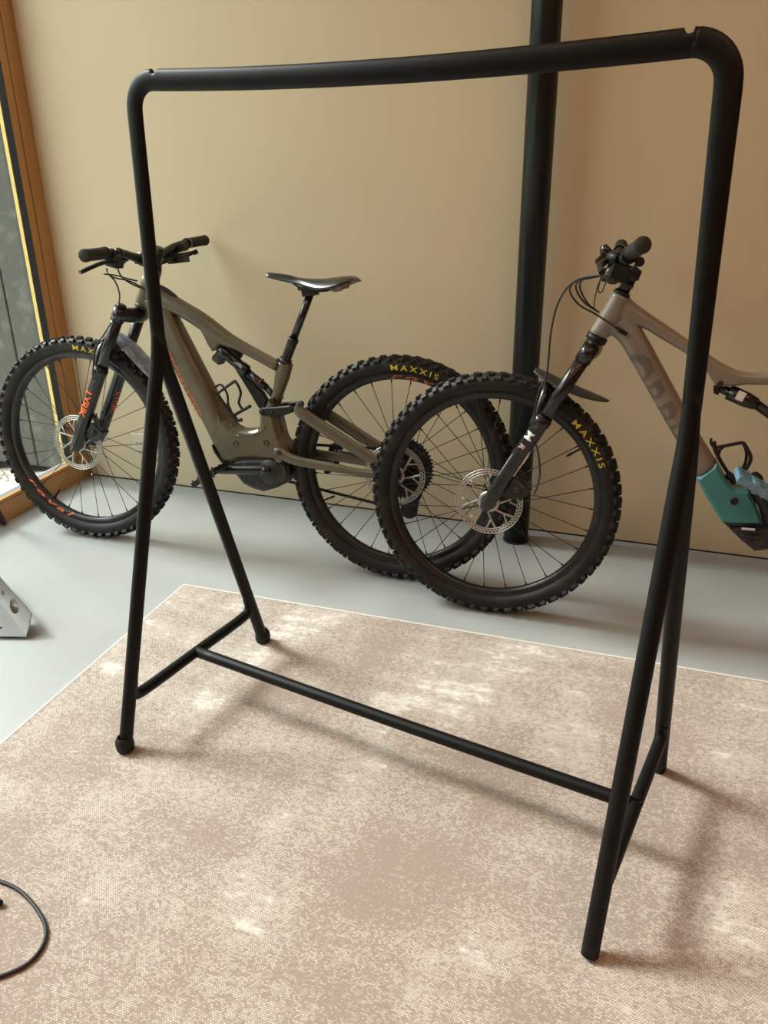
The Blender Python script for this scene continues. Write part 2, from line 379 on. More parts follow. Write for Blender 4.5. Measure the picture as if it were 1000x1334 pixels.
# outside: weathered boards in line with the back wall, gravel
x = -0.064
bb = MB(); bb.box((-1.02, 0.035, -0.4), (-0.064, 0.06, 4.2)); bw = struct(bb.build('wall_outside', 'bead'), 'dark grey weathered board wall outside the window')
for wd in (0.228, 0.24, 0.235, 0.242):
    b = MB(); b.slab([(x-0.004, 0.01), (x-wd+0.004, 0.01), (x-wd+0.004, 4.2), (x-0.004, 4.2)], 0.0, 0.033, 0.004)
    b.build('board', 'board', bw); x -= wd
g = MB(); n_ = 40
vs, fs = [], []
for i in range(n_+1):
    for j in range(n_+1):
        X = -0.11-5.9*(i/n_)**1.6; Y = 0.03-5.6*(j/n_)**1.4
        vs.append((X, Y, -0.012-0.10*min(1, (-X-0.1)/1.5)+0.02*math.sin(X*23+Y*7)*math.sin(Y*19)*min(1, (-X-0.1)*3)))
for i in range(n_):
    for j in range(n_): a = i*(n_+1)+j; fs.append((a, a+1, a+n_+2, a+n_+1))
g.add(vs, fs); o = g.build('ground_outside', 'gravel'); struct(o, 'pale gravel outside the window')
st = MB()                                             # loose rubble at the foot of the boards
for k in range(160):
    rx = random.uniform(-0.70, -0.13); ry = random.uniform(-0.42, -0.02); s_ = random.uniform(0.004, 0.017); ph = random.uniform(0, 6)
    zg = -0.012-0.10*min(1, (-rx-0.1)/1.5); vs = []
    for i in range(5):
        for j in range(7):
            t = PI*i/4; p_ = 2*PI*j/7; q = s_*(1+0.25*math.sin(3*p_+i+ph))
            vs.append((rx+q*math.sin(t)*math.cos(p_+ph), ry+q*math.sin(t)*math.sin(p_+ph), zg+s_*0.3+0.7*s_*math.cos(t)))
    st.add(vs, [(i*7+j, i*7+(j+1) % 7, (i+1)*7+(j+1) % 7, (i+1)*7+j) for i in range(4) for j in range(7)], False)
o = st.build('loose_rubble', 'stone'); tag(o, 'pale loose rubble on the gravel outside the window', 'rubble'); o['kind'] = 'stuff'
# unseen hedge added across the gravel to block the low sky
hg = MB(); vs, fs = [], []; hx, nz, ny = -3.6, 22, 60
for i in range(nz+1):
    for j in range(ny+1):
        t = i/nz; Y = -0.6-9.0*j/ny
        pr = [(0.0, 0.0), (0.45, 1.5), (0.3, 2.75), (-0.5, 3.05), (-1.3, 2.7), (-1.4, 0.0)]; u = t*5; k = min(int(u), 4); fr_ = u-k
        X = hx+pr[k][0]*(1-fr_)+pr[k+1][0]*fr_; Z = -0.3+pr[k][1]*(1-fr_)+pr[k+1][1]*fr_
        w_ = 0.16*math.sin(Y*3.1+t*9)+0.12*math.sin(Y*7.3-t*17)+random.uniform(-0.09, 0.09)
        vs.append((X+w_*(0 if i in (0, nz) else 1), Y, Z+(0.7*w_ if 0 < i < nz else 0)))
for i in range(nz):
    for j in range(ny): a = i*(ny+1)+j; fs.append((a, a+1, a+ny+2, a+ny+1))
hg.add(vs, fs); tag(hg.build('sky_block_hedge', 'hedge'), 'unseen green hedge added to block the low sky at the window', 'hedge')

# wall socket low on the wall
so = thing('wall_socket', 'white square wall socket low on cream wall behind front wheel', 'socket'); so.location = (0.286, 0.0, 0.184)
b = MB(); b.slab([(-0.04, -0.04), (0.04, -0.04), (0.04, 0.04), (-0.04, 0.04)], 0.0, -0.010, 0.003); b.build('cover_plate', 'socket', so)
b = MB(); b.lathe([(-0.0105, 0.0225), (-0.012, 0.0215), (-0.012, 0.0195), (-0.011, 0.0), ], (0, 0, 0), 'y', 28, False); b.build('insert', M['socket'], so)
b = MB()
for sx in (-0.009, 0.009): b.disc((sx, -0.0122, 0), 0.0026, 0.001, 'y', 12)
b.build('contact_hole', 'rubber', so)

# steel column
po_ = thing('steel_column', 'round black steel column standing in front of the cream wall', 'column'); po_.location = (1.938, -0.098, 0)
b = MB(); b.lathe([(0.0, 0.0), (0.0, 0.0447), (RZ-0.001, 0.0447), (RZ-0.001, 0.0)], (0, 0, 0), 'z', 48, False); b.build('shaft', 'post', po_)
b = MB(); b.lathe([(0.0, 0.0449), (0.0, 0.0475), (0.004, 0.0475), (0.006, 0.0449)], (0, 0, 0), 'z', 48, True); b.build('base_joint', 'gap', po_)

# unseen ceiling lamps added for the warm fill on the right
LAMP_W = 2.6
lm = bpy.data.materials.new('fill_lamp_diffuser'); lm.use_nodes = True
lb = lm.node_tree.nodes['Principled BSDF']; lb.inputs['Base Color'].default_value = (0.9, 0.85, 0.75, 1)
lb.inputs['Emission Color'].default_value = (1.0, 0.56, 0.33, 1); lb.inputs['Emission Strength'].default_value = LAMP_W
M['lamp'] = lm
for (lx, ly) in ((1.5, -2.3), (3.0, -2.3), (4.4, -2.3), (2.2, -4.0), (3.8, -4.0)):
    lt = thing('fill_lamp', 'unseen round drum lamp added on the ceiling for warm fill', 'lamp', 'added fill lamps'); lt.location = (lx, ly, RZ)
    b = MB(); b.lathe([(-0.001, 0.0), (-0.001, 0.25), (-0.060, 0.25), (-0.060, 0.235), (-0.050, 0.235)], (0, 0, 0), 'z', 40, False); b.build('housing', 'socket', lt)
    b = MB(); b.lathe([(-0.052, 0.234), (-0.064, 0.225), (-0.072, 0.15), (-0.074, 0.0)], (0, 0, 0), 'z', 40, False); b.build('diffuser', 'lamp', lt)

# ------------------------------------------------------------------ rug
RUG = (0.950, 3.35, -3.65, -0.778)
rg = thing('rug', 'large beige and cream distressed flat woven rug on grey floor', 'rug')
rg.location = (RUG[0], RUG[3], 0)
b = MB(); w_, d_ = RUG[1]-RUG[0], RUG[3]-RUG[2]
b.box((0.006, -d_+0.006, 0.0), (w_-0.006, -0.006, 0.0075)); b.build('woven_field', 'rug', rg)
b = MB()
for a_, e_ in (((0, -d_), (0.006, 0)), ((w_-0.006, -d_), (w_, 0)), ((0.006, -0.006), (w_-0.006, 0)), ((0.006, -d_), (w_-0.006, -d_+0.006))):
    b.box((*a_, 0.0), (*e_, 0.0082))
b.build('hem', 'hem', rg)

# ------------------------------------------------------------------ clothes rack
RK = thing('clothes_rack', 'black tubular steel clothes rack standing on the beige rug', 'clothes rack')
RK.location = (1.310, -1.278, 0.0080); RK.rotation_euler = (0, 0, -0.1886)
RW = 1.133; ZT = 1.440; ZJ = 0.86
def uL(z): return 0.0 if z < ZJ else 0.017*(z-ZJ)/(ZT-ZJ)
# bent tube: left upright, top bar, right upright (flattened oval)
cen = []; HA, HB = 0.0192, 0.0095
for k in range(13): z = 0.93+(1.378-0.93)*k/12; cen.append((uL(z), z))
rb = 0.052
x0 = uL(1.40); zc = ZT-rb
for k in range(1, 13):
    a = PI-PI/2*k/12; cen.append((x0+rb+rb*math.cos(a), zc+rb*math.sin(a)))
xs0, xs1 = x0+rb, RW-x0-rb
notches = (xs0+0.012, xs1-0.006)
xs = sorted(set(list(np.linspace(xs0, xs1, 60)[1:-1]) + [nx+d for nx in notches for d in np.linspace(-0.010, 0.010, 21)]))
for xx in xs:
    t = (xx-xs0)/(xs1-xs0); cen.append((xx, ZT-0.011*4*t*(1-t)))
right = [(RW-x, z) for x, z in reversed(cen[:25])]
cen += right
rings = []
for i, (x, z) in enumerate(cen):
    a_, c_ = cen[max(i-1, 0)], cen[min(i+1, len(cen)-1)]; t = np.array([c_[0]-a_[0], c_[1]-a_[1]]); t /= np.linalg.norm(t); nn = np.array([-t[1], t[0]])
    fz = min(1, max(0, (1.38-z)/0.45)); ha = HA*(1-fz)+0.0152*fz; hb_ = HB*(1-fz)+0.0162*fz
    ring = []
    for k in range(20):
        an = 2*PI*k/20; px = x+nn[0]*ha*math.cos(an); pz = z+nn[1]*ha*math.cos(an); py = hb_*math.sin(an)
        if z > ZT-0.03 and xs0 <= x <= xs1:
            for nx in notches:
                d = abs(px-nx)
                if d < 0.0082: pz = min(pz, z+ha-math.sqrt(max(0, 0.0082**2-d*d))*1.05)
        ring.append((px, py, pz))
    rings.append(ring)
b = MB(); b.rings(rings); b.build('top_bar', 'black_steel', RK)
for side in (0, 1):
    X = (lambda z: uL(z)) if side == 0 else (lambda z: RW-uL(z))
    for sg in (-1, 1):
        pts = []
        for k in range(33):
            z = 0.0045+0.975*(1-k/32)
            v = 0.2695*max(0, (0.91-z)/0.91)
            # soft knee near the joint
            if z > 0.85: v = 0.2695/0.91*0.5*max(0, (0.97-z))**2/(0.12)
            pts.append((X(z), sg*(0.0008+0.0027*min(1, k/5)+v), z))
        b = MB(); b.tube(pts, [0.0132+0.0028*min(1, k/5) for k in range(33)], 16); b.build('leg', 'black_steel', RK)
        if side == 0:
            f_ = MB(); f_.lathe([(0.0, 0.0), (0.0, 0.017), (0.004, 0.0205), (0.016, 0.0225), (0.030, 0.0210), (0.038, 0.0165), (0.040, 0.0148)], (X(0.02), sg*0.2705, 0.0), 'z', 24, False)
            o = f_.build('foot_cap', 'rubber', RK); o['label'] = 'rounded black rubber foot cap'
    zs = 0.122; vv = 0.273/0.90*(0.90-zs)
    pts = [(X(zs+0.05), -(0.273/0.90*(0.90-zs-0.05))+0.002, zs+0.045), (X(zs), -vv+0.014, zs+0.014), (X(zs), -vv+0.05, zs), (X(zs), 0, zs), (X(zs), vv-0.05, zs), (X(zs), vv-0.014, zs+0.014), (X(zs), (0.273/0.90*(0.90-zs-0.05))-0.002, zs+0.045)]
    b = MB(); b.tube(pts, 0.0138, 14, sub=6); b.build('side_stretcher', 'black_steel', RK)
b = MB(); b.tube([(uL(0.122), 0, 0.122), (RW/2, 0, 0.119), (RW-uL(0.122)+0.004, 0, 0.122)], 0.0142, 16, sub=6); b.build('cross_bar', 'black_steel', RK)
b = MB(); b.lathe([(0.0, 0.0), (0.0, 0.006), (0.006, 0.0055), (0.008, 0.0)], (RW-uL(0.122)+0.006, 0, 0.128), 'x', 14, False); b.build('bolt', 'black_steel', RK)

# ------------------------------------------------------------------ bicycles: shared parts
RW_ = 0.372                                    # outer wheel radius
def side_n(r):                                 # tyre sidewall half width at radius r
    pr = [(0.3165, 0.0145), (0.322, 0.0215), (0.330, 0.0272), (0.338, 0.0290), (0.346, 0.0284), (0.353, 0.0262), (0.360, 0.018)]
    return float(np.interp(r, [p[0] for p in pr], [p[1] for p in pr]))
def tyre_mesh():
    rs = [(0.3165, 0.0145), (0.322, 0.0215), (0.330, 0.0272), (0.338, 0.0290), (0.346, 0.0284), (0.353, 0.0262), (0.358, 0.0215), (0.3625, 0.012), (0.364, 0.0)]
    prof = [(-n, r) for r, n in rs] + [(n, r) for r, n in reversed(rs[:-1])]
    b = MB(); b.lathe(prof, (0, 0, 0), 'y', 96); return b
def knob_mesh():
    b = MB(); N = 60
    for k in range(N):
        for sgn in (-1, 1):
            for kind in range(2):
                th = 2*PI*(k+(0.25 if sgn > 0 else 0)+(0.5 if kind else 0))/N
                if kind == 0:  # shoulder block
                    n0, r0, hw, hl, tilt, hgt = 0.0240, 0.3560, 0.0060, 0.0108 if k % 2 else 0.0080, 0.80, 0.0092
                else:
                    n0, r0, hw, hl, tilt, hgt = 0.0085, 0.3640, 0.0066, 0.0088, 0.22, 0.0078
                er = np.array([math.cos(th), 0, math.sin(th)]); et = np.array([-math.sin(th), 0, math.cos(th)]); ey = np.array([0, sgn, 0.0])
                up = er*math.cos(tilt)+ey*math.sin(tilt); ac = ey*math.cos(tilt)-er*math.sin(tilt)
                c = er*r0+ey*n0
                v = []
                for t_, sc in ((-0.4, 1.12), (1.0, 0.85)):
                    for i, j in ((-1, -1), (1, -1), (1, 1), (-1, 1)):
                        v.append(c+up*hgt*t_+ac*hw*i*sc+et*hl*j*sc)
                b.add(v, [(4, 5, 6, 7), (0, 1, 5, 4), (1, 2, 6, 5), (2, 3, 7, 6), (3, 0, 4, 7)], False)
    return b
def rim_mesh():
    b = MB(); b.lathe([(-0.0155, 0.3185), (-0.0155, 0.3160), (-0.0150, 0.3080), (-0.0105, 0.2985), (-0.004, 0.2955), (0.004, 0.2955), (0.0105, 0.2985), (0.0150, 0.3080), (0.0155, 0.3160), (0.0155, 0.3185), (0.010, 0.3170), (-0.010, 0.3170)], (0, 0, 0), 'y', 96)
    return b
def rotor_mesh(r=0.100, n=0.0, hub=0.028):
    b = MB(); th = 0.0011
    for a0, a1 in ((r-0.0035, r), (r-0.0175, r-0.0150), (r-0.0108, r-0.0078)):
        b.lathe([(n-th, a0), (n-th, a1), (n+th, a1), (n+th, a0)], (0, 0, 0), 'y', 90)
    K = 54
    for k in range(K):
        for (ra, rb_, off) in ((r-0.0155, r-0.0098, 0.0), (r-0.0088, r-0.003, 0.5)):
            t0 = 2*PI*(k+off)/K; t1 = t0+0.03
            p = np.array([ra*math.cos(t0), n, ra*math.sin(t0)]); q = np.array([rb_*math.cos(t1), n, rb_*math.sin(t1)])
            d = (q-p)/2; e = np.cross(d/np.linalg.norm(d), (0, 1, 0))
            b.obox((p+q)/2, d, e*0.0022, np.array([0, th*0.95, 0]))
    for k in range(8):
        t = 2*PI*k/8
        pts = [np.array([hub*math.cos(t), n, hub*math.sin(t)]), np.array([0.055*math.cos(t+0.28), n, 0.055*math.sin(t+0.28)]), np.array([(r-0.015)*math.cos(t+0.40), n, (r-0.015)*math.sin(t+0.40)])]
        b.tube(pts, [0.0035, 0.0030, 0.0040], 8, sub=4, flat=((0, 1, 0), 0.3))
        pts = [np.array([0.055*math.cos(t+0.28), n, 0.055*math.sin(t+0.28)]), np.array([(r-0.015)*math.cos(t+0.05), n, (r-0.015)*math.sin(t+0.05)])]
        b.tube(pts, 0.0026, 8, flat=((0, 1, 0), 0.3))
    b.lathe([(n-th*1.5, 0.018), (n-th*1.5, hub+0.004), (n+th*1.5, hub+0.004), (n+th*1.5, 0.018)], (0, 0, 0), 'y', 40)
    return b
def hub_mesh(w, rear):
    b = MB(); fl_ = 0.030
    prof = [(-w, 0.0), (-w, 0.010), (-w+0.012, 0.012), (-w+0.014, 0.020), (-fl_-0.004, 0.021), (-fl_-0.003, 0.029), (-fl_+0.001, 0.029), (-fl_+0.004, 0.018), (0, 0.0145), (fl_-0.004, 0.018), (fl_-0.001, 0.029), (fl_+0.003, 0.029), (fl_+0.004, 0.020), (w-0.012, 0.016), (w-0.010, 0.011), (w, 0.010), (w, 0.0)]
    b.lathe(prof, (0, 0, 0), 'y', 32, False)
    b.lathe([(-0.0575 if rear else -0.0535, 0.0), (-0.0575 if rear else -0.0535, 0.020), (-0.049, 0.021), (-0.046, 0.0)], (0, 0, 0), 'y', 24, False)
    return b
def spoke_mesh(side, lead):
    b = MB(); a = 0.95*lead
    p = (0.0275*math.cos(a), side*0.0305, 0.0275*math.sin(a)); q = (0.2965, side*0.003, 0.0)
    b.tube([p, q], 0.00125, 5); q0 = np.array(q); p0 = np.array(p); d = (p0-q0)/np.linalg.norm(p0-q0)
    b.tube([q0, q0+d*0.012], 0.0023, 6); return b

SHARED = {}
def shared(key, fn, m):
    if key not in SHARED:
        o = fn().build(key, m); SHARED[key] = o.data; bpy.data.objects.remove(o)
    return SHARED[key]
def wheel(bike, x, rear=False, maxxis=None, rim_txt=None, ang=0.0, rotor_spin=0.0, valve=2.0, rotor=True, letters=True):
    wh = link('wheel', shared('wheel_rim', rim_mesh, 'rim'), bike); wh.location = (x, 0, RW_)
    wh['label'] = 'rear wheel' if rear else 'front wheel'
    link('tyre', shared('tyre', tyre_mesh, 'tyre'), wh)
    kn = link('tread_knobs', shared('tread_knobs', knob_mesh, 'tyre'), wh); kn['kind'] = 'stuff'
    link('hub', shared('hub_rear' if rear else 'hub', lambda: hub_mesh(0.074 if rear else 0.055, rear), 'black_matte'), wh)
    for k in range(28):
        side = 1 if k % 2 else -1; lead = 1 if (k//2) % 2 else -1
        sp = link('spoke', shared('spoke%d%d' % (side, lead), lambda: spoke_mesh(side, lead), 'spoke'), wh)
        sp.rotation_euler = (0, -(2*PI*k/28+ang), 0)
    if rotor:
        ro = link('brake_rotor', shared('brake_rotor', rotor_mesh, 'steel'), wh); ro.location = (0, -0.0585 if rear else -0.0500, 0); ro.rotation_euler = (0, rotor_spin, 0)
        ro['label'] = 'perforated steel brake rotor'
    if rear:
        cs = MB()
        for i, (rr, yy) in enumerate(((0.104, 0.031), (0.092, 0.0345), (0.080, 0.038), (0.070, 0.0415), (0.061, 0.045), (0.053, 0.0485), (0.045, 0.052), (0.038, 0.0555))):
            T_ = int(rr*2*PI/0.0127); pts = []
            for k in range(T_):
                for dd, r2 in ((-0.3, rr-0.004), (-0.12, rr+0.002), (0.12, rr+0.002), (0.3, rr-0.004)):
                    a = 2*PI*(k+dd)/T_; pts.append((r2*math.cos(a), r2*math.sin(a)))
            inner = max(0.02, rr-0.018); n = len(pts); vs = [(p[0], yy-0.001, p[1]) for p in pts]+[(p[0], yy+0.001, p[1]) for p in pts]
            vs += [(inner*math.cos(math.atan2(p[1], p[0])), yy+s, inner*math.sin(math.atan2(p[1], p[0]))) for s in (-0.001, 0.001) for p in pts]
            fs = []
            for j in range(n):
                k2 = (j+1) % n; fs += [(j, k2, n+k2, n+j), (2*n+j, 2*n+k2, k2, j), (n+j, n+k2, 3*n+k2, 3*n+j), (2*n+j, 3*n+j, 3*n+k2, 2*n+k2)]
            cs.add(vs, fs, False)
        for k in range(6):
            a = 2*PI*k/6; cs.tube([(0.018*math.cos(a), 0.036, 0.018*math.sin(a)), (0.09*math.cos(a+.3), 0.033, 0.09*math.sin(a+.3))], 0.004, 6)
        cs.lathe([(0.030, 0.0), (0.030, 0.024), (0.060, 0.022), (0.060, 0.0)], (0, 0, 0), 'y', 24, False)
        o = cs.build('cassette', 'black_matte', wh); o['label'] = 'toothed black cassette'
    vb = MB(); d = np.array([math.cos(valve), 0, math.sin(valve)])
    vb.tube([d*0.297, d*0.270, d*0.266, d*0.252], [0.003, 0.003, 0.0042, 0.0030], 8); vb.build('valve_stem', 'rubber', wh)
    if maxxis is not None:
        r0 = 0.3265
        def fn(u, v):
            r = r0+v; t = maxxis-u*1.36/0.335; return (r*math.cos(t), -side_n(r)-0.0010, r*math.sin(t))
        lettering('tyre_lettering', 'MAXXIS', 0.0255, fn, 'yellow', wh, 'yellow lettering on the tyre wall', bold=0.0002, space=1.40)
    if rim_txt is not None:
        word, t0, outward, sz, sp_, kx = rim_txt
        def rn(r): return float(np.interp(r, [0.2955, 0.2985, 0.308, 0.316], [0.004, 0.0105, 0.0150, 0.0155]))
        def fn(u, v):
            r = (0.2992+v*0.80) if outward else (0.3155-v*0.80); t = t0+(-u if outward else u)*kx/0.308
            return (r*math.cos(t), -rn(r)-0.0008, r*math.sin(t))
        lettering('rim_lettering', word, sz, fn, 'orange_worn' if rear else 'orange', wh, 'orange lettering on the rim', bold=0.0006, shear=0.35, space=sp_)
    return wh

def pedal(parent, c, tilt, m, n):
    """flat platform pedal with open cage; c = (x, z) centre at across position n"""
    ct, st = math.cos(tilt), math.sin(tilt); ex = np.array([ct, 0, st]); ez = np.array([-st, 0, ct]); ey = np.array([0, 1.0, 0]); o = np.array([c[0], n, c[1]])
    b = MB()
    for sx in (-1, 1): b.obox(o+ex*0.047*sx, ex*0.005, ey*0.050, ez*0.0075)
    for sy in (-1, 1): b.obox(o+ey*0.047*sy, ex*0.050, ey*0.0045, ez*0.0085)
    b.obox(o, ex*0.007, ey*0.052, ez*0.0085)
    for sy in (-0.5, 0.5): b.obox(o+ey*0.047*sy, ex*0.048, ey*0.003, ez*0.006)
    for sx in (-0.95, -0.45, 0.45, 0.95):
        for sy in (-0.9, 0.9):
            for sz in (-1, 1): b.obox(o+ex*0.047*sx+ey*0.047*sy+ez*0.011*sz, ex*0.0018, ey*0.0018, ez*0.0035)
    b.build('pedal', m, parent)

def round_text(A, B, rad, ang0, size, txt, name, m, parent, start, flip=False, label=None, **kw):
    """lettering wrapped on a round tube from A to B; ang0 = direction of the letters' middle (0 = towards the room)"""
    A, B = np.array(A, float), np.array(B, float); d = B-A; Lh = np.linalg.norm(d); d /= Lh
    out = np.array([0, -1.0, 0]); out = out-d*(out@d); out /= np.linalg.norm(out); sd = np.cross(out, d)
    def fn(u, v):
        a = ang0+(v-size*0.35)/rad; return A+d*(start+u)+(out*math.cos(a)+sd*math.sin(a))*(rad+0.0008)
    return lettering(name, txt, size, fn, m, parent, label, **kw)

def cockpit(bike, s0, t0, rise, ends, stem_to, clamp):
    """handlebar centred at (s0, t0); ends = ((s,n,t) left, (s,n,t) right)"""
    l, r = (np.array(e, float) for e in ends)
    pts = [l, l*0.45+np.array([s0, -0.05, t0+rise*1.0])*0.55, (s0+0.004, -0.075, t0+rise*0.25), (s0, -0.035, t0), (s0, 0.035, t0), (s0+0.004, 0.075, t0+rise*0.25), r*0.45+np.array([s0, 0.05, t0+rise*1.0])*0.55, r]
    b = MB(); b.tube(pts, [0.011, 0.011, 0.0135, 0.0175, 0.0175, 0.0135, 0.011, 0.011], 14, sub=6)
    hb = b.build('handlebar', 'black_matte', bike)
    for e, nx in ((l, pts[1]), (r, pts[6])):
        nx = np.array(nx); d = (nx-e)/np.linalg.norm(nx-e); g_ = MB()
        gp = [(-0.004, 0.001), (-0.004, 0.0165), (0.0, 0.0188), (0.006, 0.0190), (0.011, 0.0178)]
        for k in range(9): gp += [(0.0165+0.0105*k, 0.0168), (0.0175+0.0105*k, 0.0176), (0.0225+0.0105*k, 0.0176), (0.0235+0.0105*k, 0.0168)]
        gp += [(0.116, 0.0166), (0.120, 0.0160), (0.120, 0.0115)]
        g_.tube([e+d*q_[0] for q_ in gp], [q_[1] for q_ in gp], 18)
        g_.build('grip', 'grip', hb)
        c_ = MB(); c_.tube([e+d*0.119, e+d*0.130], 0.0185, 16); c_.build('lock_ring', 'black_gloss', hb)
    st = MB(); st.tube([(s0, 0, t0), ((s0+stem_to[0])/2, 0, (t0+stem_to[1])/2), (stem_to[0], 0, stem_to[1])], [0.021, 0.0175, 0.020], 14)
    st.lathe([(-0.026, 0.0), (-0.026, 0.0215), (-0.018, 0.0235), (0.018, 0.0235), (0.026, 0.0215), (0.026, 0.0)], (s0, 0, t0), 'y', 20, False)
    for n in (-0.018, 0.018): st.disc((s0-0.022, n, t0+0.012), 0.005, 0.012, 'x', 10); st.disc((s0-0.022, n, t0-0.012), 0.005, 0.012, 'x', 10)
    st.build('stem', 'black_gloss', hb)
    return hb, l, r

def fork(bike, crown, axle, word=None, offset=0.03, n=0.066, lowerfrac=0.60, rl=0.0232, ru=0.0192, bulge=0.034):
    """suspension fork: crown = (s,t) of the steering axis at the crown, axle = (s,t)"""
    ax = np.array(axle, float); cr = np.array(crown, float); d = cr-ax; Lh = np.linalg.norm(d); d /= Lh; back = np.array([d[1], -d[0]])
    P3 = lambda q, nn: np.array([q[0], nn, q[1]])
    low = MB(); top = ax+d*Lh*lowerfrac
    for s in (-1, 1):
        foot = ax-d*0.020
        low.tube([P3(foot-d*0.004, s*n), P3(foot, s*n), P3(ax, s*n), P3(ax+d*0.06, s*n), P3(top-d*0.02, s*n), P3(top-d*0.012, s*n), P3(top, s*n), P3(top+d*0.004, s*n)], [0.010, 0.0155, 0.0185, rl*0.97, rl*0.97, rl*1.08, rl*1.08, rl*0.9], 18)
        low.lathe([(-0.009, 0.0), (-0.009, 0.017), (0.009, 0.017), (0.009, 0.0)], (ax[0], s*(n+0.002), ax[1]), 'y', 20, False)
    # arch over the tyre, in front of the legs
    arch = []
    for k in range(13):
        a = PI*k/12; f_ = math.sin(a)**0.6 if 0 < a < PI else 0
        q = top-d*0.03+d*0.105*f_-back*(0.010+0.032*f_); arch.append(P3(q, -n*math.cos(a)*(1.0 if k in (0, 12) else 0.98)))
    low.tube(arch, [0.017]+[0.0125]*11+[0.017], 10, sub=3)
    fk = low.build('fork', 'black_gloss', bike)
    for s in (-1, 1):
        u_ = MB(); u_.tube([P3(top-d*0.03, s*n), P3(cr+d*0.005, s*n)], ru, 18); u_.build('stanchion', 'black_gloss', fk)
        w = MB(); w.tube([P3(top+d*0.000, s*n), P3(top+d*0.009, s*n)], ru+0.0032, 18); w.build('dust_seal', 'rubber', fk)
        k_ = MB(); k_.tube([P3(cr+d*0.022, s*n), P3(cr+d*0.034, s*n), P3(cr+d*0.036, s*n)], [0.0165, 0.0150, 0.010], 18); k_.build('top_cap', 'black_matte', fk)
    c_ = MB(); rg_, ww = [], []
    for k in range(15):
        y = -n+2*n*k/14; f_ = 1-(abs(y)/n)**2; q = cr+back*(bulge*f_)+d*(0.010*f_)
        rg_.append(P3(q, y)); ww.append(0.0225+0.003*f_)
    c_.tube(rg_, ww, 14)
    for s in (-1, 1): c_.tube([P3(cr-d*0.024, s*n), P3(cr+d*0.024, s*n)], 0.0225, 18)
    c_.build('crown', 'black_gloss', fk)
    # caliper behind the left leg
    cp = MB(); q = ax+d*0.085+back*0.048; tdir = d*0.9+back*0.25; tdir /= np.linalg.norm(tdir); bdir = np.array([tdir[1], -tdir[0]])
    cp.obox(P3(q, -0.050), P3(tdir*0.034, 0), P3(bdir*0.020, 0), np.array([0, 0.017, 0])); cp.obox(P3(q+tdir*0.004+bdir*0.004, -0.052), P3(tdir*0.020, 0), P3(bdir*0.026, 0), np.array([0, 0.020, 0]))
    cp.lathe([(-0.012, 0.0), (-0.012, 0.0115), (0.012, 0.0115), (0.012, 0.0)], (q[0], -0.066, q[1]), 'y', 20, False)
    cp.tube([P3(ax+d*0.05+back*0.012, -0.06), P3(q-tdir*0.03, -0.055)], 0.009, 8); cp.tube([P3(ax+d*0.14+back*0.012, -0.06), P3(q+tdir*0.03, -0.055)], 0.009, 8)
    cp.build('brake_caliper', 'dirty_black', fk)
    return fk, P3(ax, -n), P3(top, -n), d, back

def mudguard(bike, pts, m, halfw, thick=0.0022, arch_=0.35):
    """curved blade above the tyre: pts = [(s, t, halfwidth)]"""
    b = MB(); cs, ws = spline([np.array([p[0], p[1]], float) for p in pts], [p[2] for p in pts], 5); m_ = 9; top, bot = [], []
    for i, (c, w) in enumerate(zip(cs, ws)):
        t = cs[min(i+1, len(cs)-1)]-cs[max(i-1, 0)]; t = t/np.linalg.norm(t); nn = np.array([-t[1], t[0]])
        if nn[1] < 0: nn = -nn
        for lst, off in ((top, thick/2), (bot, -thick/2)):
            row = []
            for k in range(m_):
                f_ = -1+2*k/(m_-1); q = c+nn*(off-arch_*w*f_*f_); row.append((q[0], w*f_, q[1]))
            lst.append(row)
    rings = [t_+list(reversed(b_)) for t_, b_ in zip(top, bot)]
    b.rings(rings); return b.build('mudguard', m, bike)

def cable(bike, pts, r=0.0026, name='cable', m='cable', sub=8):
    b = MB(); b.tube(pts, r, 7, sub=sub); return b.build(name, m, bike)

# ------------------------------------------------------------------ bicycle 1 (olive)
L1 = Frame((1.0167, -0.517, 0.0), 0.0273, 0.0952)
B1 = thing('mountain_bike', 'olive full-suspension electric mountain bike with orange lettering leaning by the window', 'bicycle', 'mountain bikes along the wall')
L1.place(B1)
HW = 0.593
wheel(B1, -HW, maxxis=math.radians(90), rim_txt=('roval', math.radians(212), False, 0.0290, 1.35, 2.7), ang=0.05, valve=4.1)
wheel(B1, HW, rear=True, maxxis=math.radians(95.5), rim_txt=('roval', math.radians(97), True, 0.0290, 1.35, 2.7), ang=0.12, rotor_spin=0.3, valve=3.6)

fm = MB()
# head tube, top tube, down tube, motor shell, seat tube
ht0, ht1 = L1(188, 396), L1(201, 349)
hd = (ht1-ht0)/np.linalg.norm(ht1-ht0)
fm.tube([ht0, ht0+hd*0.012, (ht0+ht1)/2, ht1-hd*0.008, ht1], [0.029, 0.031, 0.027, 0.0265, 0.025], 20)
fm.ribbon(L1, [((190, 356), (186, 392)), ((206, 371), (204, 404)), ((230, 387), (229, 409)), ((263, 406.5), (262, 429)), ((281, 419.5), (271, 440)), ((297, 432), (287, 449)), ((312, 442), (306, 455)), ((340, 457.5), (333, 468.5)), ((366, 472), (359, 483))], [0.026, 0.029, 0.030, 0.028, 0.026, 0.024, 0.022, 0.020, 0.020])
fm.slab([L1(*q) for q in ((262, 426), (268, 436), (274, 449), (279.5, 457), (284, 455), (289, 448), (296, 444), (285, 432))], -0.022, 0.022, 0.006)
fm.ribbon(L1, [((222, 396), (184, 388)), ((229, 409), (199, 412)), ((243, 437), (216, 447)), ((259, 468), (235, 490)), ((277, 503), (254.5, 525)), ((293, 538), (271, 554)), ((304, 556), (284, 580)), ((312, 566), (299, 598))], [0.028, 0.033, 0.037, 0.038, 0.039, 0.040, 0.042, 0.044], e=3.4)
